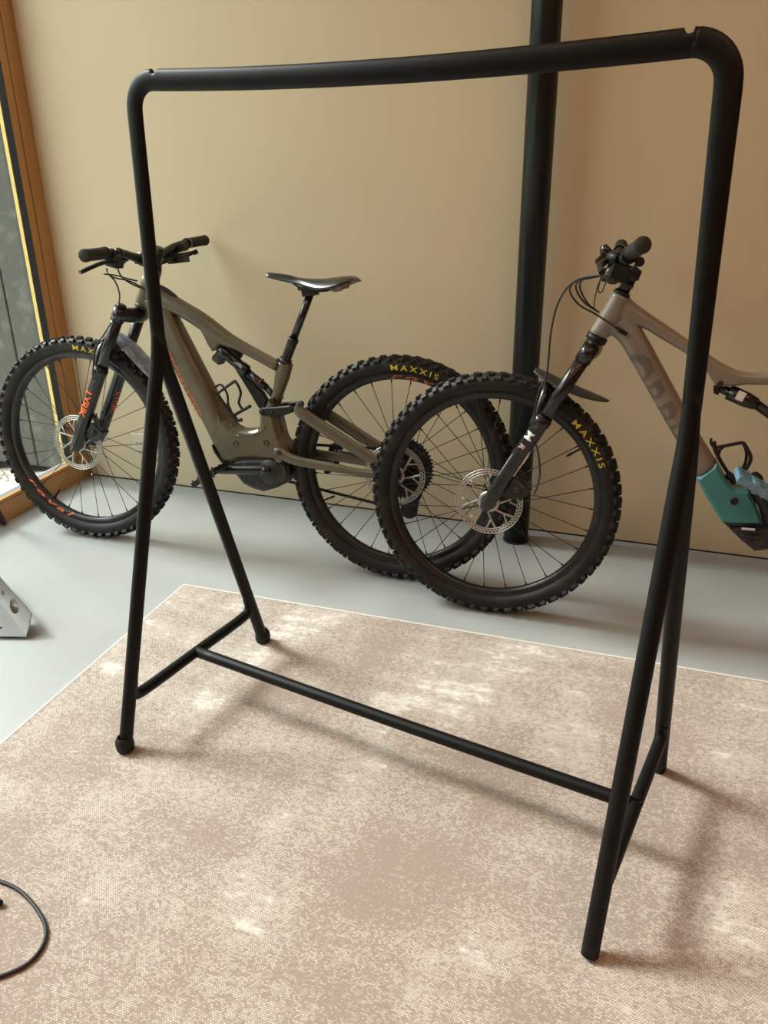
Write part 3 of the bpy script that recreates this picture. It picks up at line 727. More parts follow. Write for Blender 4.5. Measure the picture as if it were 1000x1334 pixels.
fm.slab([L1(*q) for q in ((290, 528), (298, 545), (307, 555), (316, 559.5), (329, 559.5), (341, 556.5), (344, 552), (344.5, 535), (362, 533), (366, 548), (371, 568), (378, 580), (381, 588), (374, 597), (362, 597), (336, 594), (318, 595), (306, 599), (296, 597), (284, 575))], -0.044, 0.044, 0.012)
fm.ribbon(L1, [((363.5, 471), (381, 475)), ((359.5, 484), (376.5, 493)), ((356, 510), (368.5, 514)), ((348, 528), (364, 530)), ((345, 545), (366, 545)), ((343, 560), (371, 562))], [0.0185, 0.019, 0.020, 0.026, 0.032, 0.036])
frame1 = fm.build('frame', 'olive', B1); frame1['label'] = 'olive painted carbon frame'
# raised cable cover on the top tube and motor bolts
b = MB(); b.ribbon(L1, [((205, 369.5), (206, 374)), ((216, 375), (215, 380)), ((228, 384), (226, 388)), ((231, 388.5), (230, 389.5))], [0.010, 0.014, 0.013, 0.006]); b.build('cable_cover', 'black_matte', frame1)
for q in ((307, 578), (347, 577)):
    p = L1(*q, -0.044); b = MB(); b.lathe([(-0.0445, 0.0105), (-0.0465, 0.0100), (-0.0465, 0.0078), (-0.043, 0.0074), (-0.043, 0.0)], (p[0], 0, p[2]), 'y', 20, False); b.build('motor_bolt', 'dirty_black', frame1)
b = MB(); b.ribbon(L1, [((299, 552), (301, 556)), ((312, 563), (312, 567)), ((328, 564.5), (328, 568)), ((341, 559.5), (341, 563)), ((344, 554), (346, 557))], [0.003]*5, n0=-0.0435, rows=3); b.build('moulded_ridge', 'olive', frame1)
# orange word along the lower edge of the down tube
def wrapped(cA, cB, h, w, e, top_angle, start, size):
    """map lettering on a tube of half height h and half width w; angle 0 faces the room, negative goes under"""
    d = (cB-cA)/np.linalg.norm(cB-cA); pp = np.array([-d[2], 0, d[0]])
    if pp[2] < 0: pp = -pp
    def fn(u, v):
        a = top_angle+(v-size*0.70)/(0.5*(h+w)*1.12); ca, sa = math.cos(a), math.sin(a)
        return cA+d*(start+u)+pp*(math.copysign(abs(sa)**(2/e), sa)*(h+0.0010))+np.array([0, -math.copysign(abs(ca)**(2/e), ca)*(w+0.0012), 0])
    return fn
mid1 = lambda a, b_: (L1(*a)+L1(*b_))/2
cA, cB = mid1((243, 437), (216, 447)), mid1((293, 538), (271, 554))
hh = np.linalg.norm(L1(259, 468)-L1(235, 490))/2
lettering('frame_lettering', 'SPECIALIZED', 0.046, wrapped(cA, cB, hh, 0.0385, 3.4, math.radians(-12), -0.005, 0.046), 'orange_worn', frame1, 'orange lettering on the lower edge of the down tube', bold=0.0010, space=1.02, shear=0.25)

# motor below the shell
b = MB(); b.slab([L1(*q) for q in ((309, 597), (320, 594), (345, 594), (372, 597), (381, 602), (383, 616), (378, 626), (366, 632), (348, 637), (334, 633), (322, 627), (312, 615))], -0.042, 0.046, 0.012)
mo = b.build('motor', 'dirty_black', B1); mo['label'] = 'mud-splashed black motor'
b = MB(); b.slab([L1(*q) for q in ((281, 577), (286, 584), (296, 598), (310, 600), (314, 606), (300, 604), (292, 596))], -0.036, 0.036, 0.006); b.build('skid_plate', 'black_matte', mo)
b = MB(); p = L1(352, 615, -0.042); b.lathe([(-0.046, 0.0), (-0.046, 0.040), (-0.041, 0.044), (-0.038, 0.044)], (p[0], 0, p[2]), 'y', 36, False); b.build('motor_cover', 'dirty_black', mo)
# cranks and pedals
BB = L1(343, 614, -0.085); bbx, bbz = BB[0], BB[2]
tip = L1(281, 612, -0.085); cd_ = np.array([tip[0]-bbx, 0, tip[2]-bbz]); cd_ /= np.linalg.norm(cd_)
for s in (-1, 1):
    ar = MB(); o0 = np.array([bbx, s*0.070, bbz]); e_ = np.array([bbx, s*0.086, bbz])+(-s)*cd_*0.165
    zz = np.array([-cd_[2], 0, cd_[0]])
    ar.tube([o0+(s)*cd_*0.018, o0+s*cd_*0.016, o0, o0*0.75+e_*0.25, o0*0.3+e_*0.7, e_, e_+(-s)*cd_*0.014, e_+(-s)*cd_*0.016], [0.004, 0.013, 0.0165, 0.0160, 0.0150, 0.0140, 0.010, 0.003], 14, flat=((0, 1, 0), 0.62))
    ar.lathe([(-0.010, 0.0), (-0.010, 0.010), (0.010, 0.010), (0.010, 0.0)], (o0[0], s*0.074, o0[2]), 'y', 18, False)
    ca = ar.build('crank_arm', 'black_gloss', B1)
    ax_ = MB(); ax_.tube([e_, e_+np.array([0, s*0.075, 0])], 0.0065, 8); ax_.build('pedal_axle', 'steel', ca)
    pc = L1(271, 619, -0.14) if s < 0 else None
    pedal(ca, (e_[0], e_[2]), math.radians(36) if s < 0 else math.radians(78), 'black_matte', s*0.142)
# rear triangle
sw = MB()
for s in (-1, 1):
    n0 = -0.060
    t_ = MB()
    def mirror(mb, s): mb.v = [(x, -y if s > 0 else y, z) for x, y, z in mb.v]; return mb
    q = MB(); q.ribbon(L1, [((358, 583), (357, 594)), ((366, 584), (368, 599)), ((386, 594), (384, 606)), ((430, 602.5), (430, 614)), ((482, 613), (482, 622.5)), ((513, 604), (514, 625))], [0.010, 0.012, 0.011, 0.010, 0.010, 0.008], n0=n0, rows=3)
    q.ribbon(L1, [((389, 523), (383, 533)), ((397, 532), (390, 545)), ((440, 560), (436, 576)), ((488, 590.5), (484, 605)), ((520, 600), (512, 620))], [0.010, 0.012, 0.010, 0.009, 0.008], n0=n0, rows=3)
    mirror(q, s); k = len(sw.v); sw.v += q.v; sw.f += [tuple(i+k for i in f) for f in q.f]; sw.sm += q.sm
p1, p2 = L1(372, 592), L1(395, 533)
sw.tube([(p1[0], -0.062, p1[2]), (p1[0], 0.062, p1[2])], 0.013, 14)
swo = sw.build('rear_triangle', 'olive', B1)
p = L1(362, 589.5, -0.072); b = MB(); b.disc((p[0], -0.073, p[2]), 0.0095, 0.006, 'y', 18); b.build('pivot_bolt', 'dirty_black', swo)
p = L1(392, 526, -0.072); b = MB(); b.disc((p[0], -0.072, p[2]), 0.010, 0.008, 'y', 18); b.build('pivot_bolt', 'dirty_black', swo)
b = MB(); b.ribbon(L1, [((440, 586), (440, 597)), ((462, 590), (462, 602)), ((484, 594), (484, 605))], [0.006, 0.006, 0.005], n0=0.0725); b.build('chainstay_guard', 'dirty_black', swo)
# rear caliper
cp = MB(); p = L1(496, 606, -0.062); cp.obox(p, (0.024, 0, 0.012), (0, 0.018, 0), (-0.008, 0, 0.016)); cp.build('brake_caliper', 'black_matte', swo)
# rocker link
for s in (-1, 1):
    b = MB(); b.slab([L1(*q) for q in ((344, 531), (348, 528), (366, 527), (384, 525), (389, 528), (388, 534), (374, 539), (364, 541), (350, 539), (345, 536))], s*0.030, s*0.046, 0.004); rl = b.build('rocker_link', 'black_matte', B1)
    for q in ((349.5, 533.5), (362, 534)):
        p = L1(*q); b = MB(); b.disc((p[0], s*0.047, p[2]), 0.0075, 0.005, 'y', 16); b.build('link_bolt', 'rubber', rl)
# shock
a0, a1, a2, a3 = L1(288, 456), L1(322, 484), L1(347, 505), L1(360, 520)
ds = (a1-a0)/np.linalg.norm(a1-a0); lh = np.linalg.norm(a1-a0)
b = MB(); b.tube([a0-ds*0.012, a0-ds*0.006, a0+ds*0.004, a0+ds*0.030, a0+ds*0.034, a0+ds*(lh-0.026), a0+ds*(lh-0.024), a0+ds*(lh-0.002), a1+ds*0.002], [0.010, 0.017, 0.0215, 0.0215, 0.0180, 0.0180, 0.0205, 0.0205, 0.014], 20); sh = b.build('shock_absorber', 'black_gloss', B1)
b = MB(); b.tube([a1, a2], 0.0125, 14); b.build('shock_shaft', 'black_gloss', sh)
b = MB(); b.tube([L1(338.5, 496.5), L1(340.5, 498.5)], 0.0137, 14); b.build('red_ring', mat('red_band', (0.12, 0.008, 0.010), 0.4), sh)
b = MB(); up_ = np.array([-ds[2], 0, ds[0]]); r0 = a0+up_*0.020+np.array([0, 0.012, 0]); b.tube([r0-ds*0.004, r0, r0+ds*0.006, r0+ds*0.060, r0+ds*0.066], [0.006, 0.013, 0.0165, 0.0165, 0.010], 16); b.build('shock_reservoir', 'black_matte', sh)
b = MB(); b.tube([a2, a3], 0.0105, 10); b.tube([(a3[0], -0.04, a3[2]), (a3[0], 0.04, a3[2])], 0.009, 10); b.build('shock_yoke', 'black_matte', sh)
b = MB(); b.slab([L1(*q) for q in ((279, 463), (285, 457), (293, 466), (290, 474), (287, 475), (278, 468))], -0.016, 0.016, 0.003); b.build('shock_lever', 'dirty_black', sh)
b = MB(); b.slab([L1(*q, 0.035) for q in ((306, 478), (316, 484), (330, 496), (344, 510), (350, 520), (347, 534), (342, 536), (337, 529), (327, 512), (316, 494))], 0.022, 0.042, 0.005); b.build('frame_strut', 'black_matte', B1)  # olive strut, its shade put into the colour as black
# seatpost and saddle
b = MB(); s0, s1, s2, s3 = L1(371, 472), L1(375.5, 458), L1(383, 437), L1(404, 383)
sd = (s3-s0)/np.linalg.norm(s3-s0)
b.tube([s0-sd*0.02, s0, s0+sd*0.07, s0+sd*0.079, s0+sd*0.085], [0.0158, 0.0158, 0.0165, 0.0185, 0.0165], 18); spo = b.build('seatpost', 'black_matte', B1)
b = MB(); b.tube([s0+sd*0.08, s3], 0.0125, 16); b.build('dropper_tube', 'black_gloss', spo)
b = MB(); b.tube([s0-sd*0.004, s0+sd*0.012], 0.0205, 18); b.tube([s0+sd*0.004+np.array([-0.018, 0, 0.0]), s0+sd*0.004+np.array([-0.030, 0, 0.006])], 0.005, 8); b.build('seat_clamp', 'black_matte', spo)
b = MB(); b.obox(L1(404, 381), (0.020, 0, 0.003), (0, 0.022, 0), (-0.002, 0, 0.010)); b.obox(L1(404, 376), (0.030, 0, 0.0), (0, 0.030, 0), (0, 0, 0.005)); b.build('seat_clamp_head', 'black_matte', spo)
# saddle: half widths and heights along its length
no, ta = L1(348.5, 356), L1(464, 363)
prof = [(0.0, 0.010, 0.0, -0.008, 0.3), (0.02, 0.017, 0.003, -0.012, 0.3), (0.18, 0.019, 0.001, -0.020, 0.2), (0.36, 0.024, -0.004, -0.027, 0.1), (0.50, 0.040, -0.006, -0.035, 0.0), (0.64, 0.058, -0.004, -0.040, -0.1), (0.78, 0.070, 0.003, -0.034, 0.0), (0.90, 0.071, 0.008, -0.020, 0.1), (0.97, 0.062, 0.006, -0.012, 0.2), (1.0, 0.050, 0.0, -0.012, 0.2)]
rings = []
pa, _ = spline([np.array(p) for p in prof], [0]*len(prof), 4)
for t, w, zt, zb, dip in pa:
    c = no+(ta-no)*t; ring = []
    for k in range(24):
        a = 2*PI*k/24; ca, sa = math.cos(a), math.sin(a)
        y = w*math.copysign(abs(ca)**0.75, ca)
        if sa >= 0: z = zb+(zt-zb)*(1-0.75*abs(y/w)**2.6) - 0.004*max(0, 1-abs(y)/0.018)*(1 if 0.3 < t < 0.95 else 0)
        else: z = zb+(zt-zb)*0.22*(1-abs(y/w)**3)
        ring.append((c[0], y, c[2]+z))
    rings.append(ring)
b = MB(); b.rings(rings); sa_ = b.build('saddle', 'black_gloss', B1); sa_['label'] = 'black saddle'
for s in (-1, 1):
    b = MB(); b.tube([L1(372, 361, s*0.01), L1(382, 369, s*0.017), L1(395, 376.5, s*0.022), L1(420, 379, s*0.022), L1(437, 375, s*0.024), L1(447, 369, s*0.03)], 0.0036, 8, sub=4); b.build('saddle_rail', 'black_matte', sa_)
b = MB(); b.slab([L1(*q) for q in ((434, 370), (452, 369), (450, 376), (444, 377), (440, 380), (432, 377))], -0.034, 0.034, 0.004); b.build('tail_pad', 'pink_cap', sa_)
# fork
crown1 = (-0.366, 0.832); fk, axn, topn, fd, fb = fork(B1, crown1, (-HW+0.004, 0.366), lowerfrac=0.60)
d3 = np.array([fd[0], 0, fd[1]])
round_text(axn+d3*0.225, axn+d3*0.08, 0.0228, -0.25, 0.042, 'LYRIK', 'fork_lettering', 'orange', fk, 0.0, label='orange lettering on the fork leg', bold=0.0012, space=0.90)
fx = np.array([axn[0], 0.066, axn[2]]); round_text(fx+d3*0.21, fx+d3*0.10, 0.0228, 1.45, 0.034, 'LYRIK', 'fork_lettering', 'orange', fk, 0.0, label='orange lettering on the fork leg', bold=0.001)
# headset
b = MB(); b.tube([ht0-hd*0.014, ht0], 0.0285, 20); b.build('headset', 'black_matte', B1)
b = MB(); b.tube([ht1, ht1+hd*0.022], [0.0245, 0.019], 20); b.build('headset', 'black_matte', B1)
b = MB(); b.tube([ht1+hd*0.01, ht1+hd*0.07], 0.0165, 16); b.build('steerer', 'black_matte', B1)
# handlebar and controls
eL, eR = L1(110, 333, -0.385), L1(267, 313, 0.385)
stc = ht1+hd*0.045
hb, eL, eR = cockpit(B1, stc[0]-0.048, 1.008, 0.030, (eL, eR), (stc[0], stc[2]), None)
for s, e in ((-1, eL), (1, eR)):
    ctl = MB(); inn = np.array([stc[0]-0.045, 0, 1.022]); q = e+(np.array([inn[0], s*0.05, inn[2]])-e)*0.42
    q2 = e+(np.array([inn[0], s*0.05, inn[2]])-e)*0.62
    ctl.tube([q, q2], [0.0175, 0.016], 14)
    if s < 0:
        pl_ = [L1(150, 340, q2[1]), L1(135, 342, -0.24), L1(122, 347, -0.30), L1(104, 355, -0.345)]
    else:
        pl_ = [L1(212, 338, 0.10), L1(228, 333, 0.18), L1(240, 331, 0.25), L1(252, 329, 0.30)]
    lv = MB(); lv.tube(pl_, [0.009, 0.0085, 0.0080, 0.0085], 10, sub=4, flat=((0, 0, 1), 0.75)); lv.build('brake_lever', 'black_matte', hb)
    ctl.tube([q2+np.array([-0.012, 0, -0.008]), q2+np.array([-0.030, -s*0.04, -0.016]), q2+np.array([-0.034, -s*0.09, -0.014])], [0.013, 0.0125, 0.009], 12)
    ctl.obox(q2+np.array([-0.016, 0, -0.024]), (0.018, 0, -0.004), (0, 0.020, 0), (0.003, 0, 0.012))
    ctl.build('control_pod', 'black_matte', hb)
b = MB(); p = L1(154, 329, -0.20); b.tube([p+np.array([0.0, 0, -0.014]), p+np.array([0, 0.002, -0.006]), p+np.array([0, 0.004, 0.006]), p+np.array([0, 0.006, 0.012])], [0.008, 0.0165, 0.0175, 0.008], 16); b.build('bell', 'black_gloss', hb)
b = MB(); p = L1(253, 329, 0.27); b.tube([L1(243, 334, 0.24), p], 0.0045, 8); b.tube([p+np.array([-0.004, 0, -0.002]), p+np.array([0.007, 0.01, 0.004])], 0.0085, 10); b.build('dropper_lever', 'black_matte', hb)
b = MB(); p = L1(232, 337, 0.16); b.obox(p, (0.028, 0.006, 0.004), (0, 0.020, 0), (-0.003, 0, 0.014)); b.tube([L1(205, 345, 0.06), L1(218, 340, 0.1), L1(230, 335, 0.15)], [0.004, 0.006, 0.007], 8); b.build('shifter', 'black_matte', hb)
cable(B1, L1.path([(139, 355, -0.20), (150, 367, -0.16), (155.5, 382, -0.12), (155, 395, -0.09), (153, 405, -0.075)]))
cable(B1, L1.path([(145, 420, -0.090), (136, 435, -0.094), (126, 450, -0.096), (122, 470, -0.096), (121, 495, -0.095)]))
cable(B1, L1.path([(125, 538, -0.09), (128, 550, -0.09), (131, 560, -0.072)]))
cable(B1, L1.path([(139, 350, -0.18), (141, 357, -0.16), (150, 362, -0.1), (168, 366, -0.05), (184, 374, -0.03), (193, 382, -0.03)]))
cable(B1, L1.path([(136, 357, -0.2), (152, 359, -0.13), (166, 363, -0.06), (179, 366, -0.03)]))
cable(B1, L1.path([(163, 342, -0.15), (154, 346, -0.12), (156, 357, -0.09), (168, 368, -0.05), (190, 378, -0.03)]))
cable(B1, L1.path([(206, 350, 0.10), (212, 343, 0.12), (224, 338, 0.16)]))
# mudguard
mudguard(B1, [(-0.485, 0.728, 0.028), (-0.44, 0.765, 0.040), (-0.385, 0.735, 0.048), (-0.32, 0.675, 0.050), (-0.262, 0.622, 0.050)], 'guard', 0.045, arch_=0.22)
# bottle cage
cg = MB()
for path, r in (([(283, 513), (295, 504), (306.4, 496.5)], 0.0045), ([(306.4, 496.5), (311, 504), (313.5, 513), (311, 524.5), (315.5, 533)], 0.0045), ([(303.5, 541.5), (315, 535), (326, 529)], 0.0055), ([(284, 514), (290, 523), (297, 532), (304, 541), (309, 549)], 0.0050), ([(280, 505), (285, 501.5), (290, 503), (296, 514), (297, 526), (301, 535)], 0.0038), ([(304, 541), (309, 547), (315, 547)], 0.006)):
    cg.tube([L1(x, y, -0.012) for x, y in path], r, 8, sub=4)
for path in ([(306.4, 496.5, -0.012), (304, 497, 0.02), (296, 503, 0.034), (288, 509, 0.02), (283, 513, -0.012)], [(326, 529, -0.012), (322, 531, 0.02), (316, 534, 0.030), (306, 541, 0.012), (303, 541.5, -0.012)]):
    cg.tube(L1.path(path), 0.0042, 8, sub=4)
cg.build('bottle_cage', 'black_matte', B1)
# chain, chainring, derailleur (far side)
cr_ = MB(); T_ = 34; rr = 0.066
pts = []
for k in range(T_):
    for dd, r2 in ((-0.3, rr-0.004), (-0.12, rr+0.002), (0.12, rr+0.002), (0.3, rr-0.004)):
        a = 2*PI*(k+dd)/T_; pts.append((bbx+r2*math.cos(a), bbz+r2*math.sin(a)))
cr_.slab(pts, 0.051, 0.054); cr_.build('chainring', 'black_matte', B1)
ch = MB()
def run(a, b_, n=0.0525):
    a, b_ = np.array(a), np.array(b_); Lh = np.linalg.norm(b_-a); N = int(Lh/0.0127); d = (b_-a)/Lh; e = np.array([-d[1], d[0]])
    for k in range(N):
        c = a+d*(k+0.5)*0.0127; off = 0.0012 if k % 2 else 0.0
        for s in (-1, 1): ch.obox((c[0], n+s*(0.0024+off), c[1]), (d[0]*0.0062, 0, d[1]*0.0062), (0, 0.0007, 0), (e[0]*0.0040, 0, e[1]*0.0040))
        ch.disc((c[0]+d[0]*0.006, n, c[1]+d[1]*0.006), 0.0034, 0.006, 'y', 6)
run((bbx, bbz+rr), (HW, RW_+0.055)); run((bbx, bbz-rr), (HW+0.02, RW_-0.155))
def wrap(c, r, t0, t1):
    N = int(abs(t1-t0)*r/0.0127)+1; ps = [(c[0]+r*math.cos(t0+(t1-t0)*k/N), c[1]+r*math.sin(t0+(t1-t0)*k/N)) for k in range(N+1)]
    ch.tube([(p[0], 0.0525, p[1]) for p in ps], 0.0042, 6)
wrap((bbx, bbz), rr+0.001, PI/2, 3*PI/2); wrap((HW, RW_), 0.055, PI/2, -PI/2*0.8); wrap((HW+0.02, RW_-0.125), 0.030, -PI/2, PI/2)
ch.build('chain', 'black_matte', B1)
dr = MB(); dr.obox((HW+0.035, 0.055, RW_-0.065), (0.020, 0, 0.012), (0, 0.018, 0), (-0.010, 0, 0.030)); dr.disc((HW+0.035, 0.0525, RW_-0.095), 0.026, 0.006, 'y', 18); dr.disc((HW+0.020, 0.0525, RW_-0.150), 0.030, 0.006, 'y', 18)
dr.slab([(HW+0.045, RW_-0.085), (HW+0.010, RW_-0.160), (HW+0.030, RW_-0.165), (HW+0.062, RW_-0.095)], 0.046, 0.059, 0.001); dr.build('derailleur', 'black_matte', B1)

# ------------------------------------------------------------------ bicycle 2 (warm grey and teal)
L2 = Frame((1.9385, -0.6236, 0.0), 0.0143, 0.0805)
B2 = thing('mountain_bike', 'warm grey and teal electric mountain bike with blue pedals before the black column', 'bicycle', 'mountain bikes along the wall')
L2.place(B2)
wheel(B2, 0.0, maxxis=math.radians(49.5), ang=0.20, rotor_spin=0.1, valve=math.radians(35))
wheel(B2, 1.255, rear=True, maxxis=math.radians(120), ang=0.1)
f2 = MB()
f2.ribbon(L2, [((768, 431), (790, 441)), ((783, 406), (811, 424)), ((799, 379), (822, 390))], [0.026, 0.030, 0.026], rows=5)
f2.ribbon(L2, [((808, 380), (790, 415)), ((822, 390), (816, 428)), ((837, 402), (836, 427)), ((864, 420.5), (862, 442)), ((891, 439), (889, 458)), ((920, 459.6), (917, 479)), ((945.6, 475.6), (938, 494)), ((968, 484), (962, 500)), ((1000, 485.5), (1000, 501)), ((1045, 484), (1045, 500)), ((1085, 482), (1085, 500))], [0.024, 0.028, 0.028, 0.027, 0.026, 0.025, 0.024, 0.022, 0.021, 0.021, 0.021])
f2.slab([L2(*q) for q in ((917, 478), (925, 491), (931, 501), (936, 502.5), (955, 502), (968, 500), (955, 484), (935, 474))], -0.021, 0.021, 0.006)
f2.ribbon(L2, [((828, 408), (780, 430)), ((835, 426), (801.6, 440)), ((847, 447), (818, 463)), ((859, 469), (831, 486)), ((881.6, 511), (855, 528)), ((905.5, 555), (882, 574)), ((932.5, 600), (906.5, 618))], [0.027, 0.031, 0.034, 0.036, 0.037, 0.038, 0.039], e=3.2)
f2o = f2.build('frame', 'grey_frame', B2); f2o['label'] = 'warm grey painted frame'
b = MB(); b.slab([L2(*q) for q in ((906, 619), (932.5, 599), (939.5, 613), (948, 626), (956, 632.5), (973, 636), (984, 655), (992.5, 678), (970, 678), (950, 677.5), (939, 674.5), (922, 648))], -0.041, 0.041, 0.008); te = b.build('motor_shroud', 'teal', f2o); te['label'] = 'teal painted lower frame section'
b = MB(); p = L2(956, 653, -0.041); b.lathe([(-0.0412, 0.0105), (-0.0436, 0.010), (-0.0436, 0.006), (-0.042, 0.005), (-0.042, 0.0)], (p[0], 0, p[2]), 'y', 20, False); b.build('motor_bolt', 'black_matte', f2o)
p = L2(936.5, 498); b = MB(); b.lathe([(-0.0235, 0.0), (-0.0235, 0.0085), (-0.020, 0.009)], (p[0], 0, p[2]), 'y', 16, False); b.build('pivot_bolt', 'maroon', f2o)
# seat tube, rear triangle beyond the edge
b = MB(); b.tube([(0.80, 0, 0.44), (0.845, 0, 0.60), (0.885, 0, 0.78)], [0.030, 0.022, 0.019], 16); b.tube([(0.86, 0, 0.755), (0.80, 0, 0.765)], 0.021, 14); b.build('seat_tube', 'grey_frame', f2o)
st2 = MB()
for s in (-1, 1):
    st2.tube([(0.83, s*0.045, 0.375), (0.90, s*0.060, 0.37), (1.255, s*0.066, RW_)], [0.016, 0.013, 0.011], 12, sub=4); st2.tube([(0.90, s*0.030, 0.70), (1.00, s*0.055, 0.61), (1.255, s*0.066, RW_)], [0.012, 0.012, 0.010], 12, sub=4)
st2.tube([(0.90, -0.031, 0.70), (0.90, 0.031, 0.70)], 0.012, 12)
st2.build('rear_triangle', 'grey_frame', B2)
for s in (-1, 1):
    b = MB(); b.slab([(0.845, 0.63), (0.865, 0.62), (0.915, 0.69), (0.912, 0.712), (0.890, 0.712)], s*0.022, s*0.036, 0.003); b.build('rocker_link', 'black_matte', B2)
# motor
b = MB(); b.slab([L2(*q) for q in ((939, 674.5), (952, 677.5), (975, 678.5), (993, 678.5), (985, 654), (975, 638), (984, 632), (1010, 640), (1045, 655), (1050, 690), (1030, 709), (1000, 711), (981, 713), (962, 697))], -0.038, 0.042, 0.010); m2 = b.build('motor', 'dirty_black', B2)
for i in range(4):
    b = MB(); q0, q1 = L2(947+6*i, 684+6.5*i, -0.0385), L2(990, 684+6.5*i, -0.0385); b.tube([q0, q1], 0.0022, 6); b.build('cover_rib', 'black_matte', m2)
b = MB(); q0, q1 = L2(965.5, 688.5, -0.040), L2(983, 690, -0.040); b.obox((q0+q1)/2, (q1-q0)/2, (0, 0.0015, 0), (0, 0, 0.0028)); b.build('name_strip', 'white', m2)
# cranks with blue pedals
pc = L2(983, 631, -0.142); bb2 = np.array([0.785, 0, 0.388]); cdir = np.array([pc[0]-bb2[0], 0, pc[2]-bb2[2]]); cl_ = np.linalg.norm(cdir); cdir /= cl_
for s in (-1, 1):
    ar = MB(); o0 = np.array([bb2[0], s*0.072, bb2[2]]); e_ = np.array([bb2[0], s*0.088, bb2[2]])+(-s)*cdir*cl_
    ar.tube([o0+s*cdir*0.018, o0+s*cdir*0.016, o0, o0*0.4+e_*0.6, e_, e_-s*cdir*0.013, e_-s*cdir*0.015], [0.004, 0.013, 0.017, 0.015, 0.0135, 0.010, 0.003], 14, flat=((0, 1, 0), 0.62)); ca = ar.build('crank_arm', 'black_matte', B2)
    pedal(ca, (e_[0], e_[2]), math.radians(-27) if s < 0 else math.radians(10), 'blue' if s < 0 else 'dark_blue', s*0.142)
# shock
b = MB(); a0, a1, a2 = L2(934, 504), L2(986, 527), L2(1020, 552)
dsh = (a1-a0)/np.linalg.norm(a1-a0)
b.tube([a0, a0+dsh*0.010, a0+dsh*0.03, a0+dsh*0.032, a1-dsh*0.03, a1-dsh*0.006, a1], [0.008, 0.011, 0.012, 0.0205, 0.0205, 0.017, 0.014], 18); sh2 = b.build('shock_absorber', 'black_gloss', B2)
b = MB(); b.tube([a1-dsh*0.004, a2, L2(1060, 580)], 0.0125, 14); b.build('shock_shaft', 'black_matte', sh2)
b = MB(); b.slab([L2(*q) for q in ((929, 503), (936, 501), (938, 509), (934, 514), (929, 511))], -0.014, 0.014, 0.003); b.build('shock_mount', 'black_matte', sh2)
b = MB(); q = L2(964.5, 516, -0.021); e2 = np.array([-dsh[2], 0, dsh[0]])
b.obox(q, dsh*0.010, (0, 0.0015, 0), e2*0.012); b.build('shock_decal', 'white', sh2)
# lettering along the down tube
mid2 = lambda a, b_: (L2(*a)+L2(*b_))/2
cA, cB = mid2((847, 447), (818, 463)), mid2((932.5, 600), (906.5, 618))
hh = np.linalg.norm(L2(881.6, 511)-L2(855, 528))/2
lettering('frame_lettering', 'ORBEA', 0.110, wrapped(cA, cB, hh, 0.0365, 3.2, math.radians(12), -0.005, 0.110), 'frame_letters', f2o, 'dark lettering along the down tube', bold=0.0006, space=0.98)
# fork
hA, hB = L2(779, 437), L2(809, 384); hdir = (hB-hA)/np.linalg.norm(hB-hA)
fk2, axn2, topn2, fd2, fb2 = fork(B2, (hA[0]-0.020, hA[2]-0.040), (0.0, RW_), lowerfrac=0.585, bulge=0.006)
d3 = np.array([fd2[0], 0, fd2[1]])
round_text(axn2+d3*0.255, axn2+d3*0.10, 0.0228, -0.35, 0.036, 'M', 'fork_lettering', 'white', fk2, 0.0, label='white letter on the fork leg', bold=0.0002)
round_text(axn2+d3*0.212, axn2+d3*0.10, 0.0228, -0.35, 0.024, 'R', 'fork_lettering', 'pinkish', fk2, 0.0, label='dusty pink letter on the fork leg', bold=0.0008)
b = MB()
for (a_, c_, off, w) in ((0.115, 0.200, -0.95, 0.0016), (0.160, 0.190, -1.1, 0.0022), (0.095, 0.170, 0.95, 0.0010)):
    out = np.array([0, -1.0, 0]); sdv = np.cross(-d3, out)
    rr2 = 0.0232; o_ = (out*math.cos(off)+sdv*math.sin(off))*rr2
    p0_, p1_ = axn2+d3*a_+o_, axn2+d3*c_+o_; b.tube([p0_, p1_], w, 6)
b.build('fork_stripe', 'white', fk2)
b = MB(); b.tube([hA-hdir*0.016, hA], 0.0285, 20); b.build('headset', 'black_matte', B2)
b = MB(); b.tube([hB, hB+hdir*0.010], [0.025, 0.020], 20); b.build('headset', 'black_matte', B2)
b = MB(); b.tube([hB, hB+hdir*0.075], 0.0160, 16); b.build('steerer', 'black_gloss', B2)
eL2, eR2 = L2(837, 319, -0.385), L2(809, 320, 0.385)
sc2 = hB+hdir*0.050
hb2, eL2, eR2 = cockpit(B2, sc2[0]-0.045, sc2[2]+0.004, 0.030, (eL2, eR2), (sc2[0], sc2[2]), None)
for s, e in ((-1, eL2), (1, eR2)):
    inn = np.array([sc2[0]-0.045, s*0.05, sc2[2]+0.02]); q2 = e+(inn-e)*0.55; ctl = MB()
    ctl.tube([e+(inn-e)*0.40, q2], [0.0180, 0.0165], 14)
    ctl.tube([q2+np.array([-0.012, 0, 0]), q2+np.array([-0.034, -s*0.03, 0.004]), q2+np.array([-0.040, -s*0.09, -0.004])], [0.014, 0.0135, 0.010], 12)
    ctl.obox(q2+np.array([-0.004, 0, -0.030]), (0.022, 0, -0.006), (0, 0.024, 0), (0.004, 0, 0.016))
    ctl.build('control_pod', 'black_matte', hb2)
    lv = MB(); lv.tube([q2+np.array([-0.040, -s*0.06, -0.004]), q2+np.array([-0.055, 0.0, -0.012]), q2+np.array([-0.052, s*0.05, -0.02]), q2+np.array([-0.044, s*0.11, -0.026])], [0.008, 0.0085, 0.0075, 0.007], 10, sub=4); lv.build('brake_lever', 'black_matte', hb2)
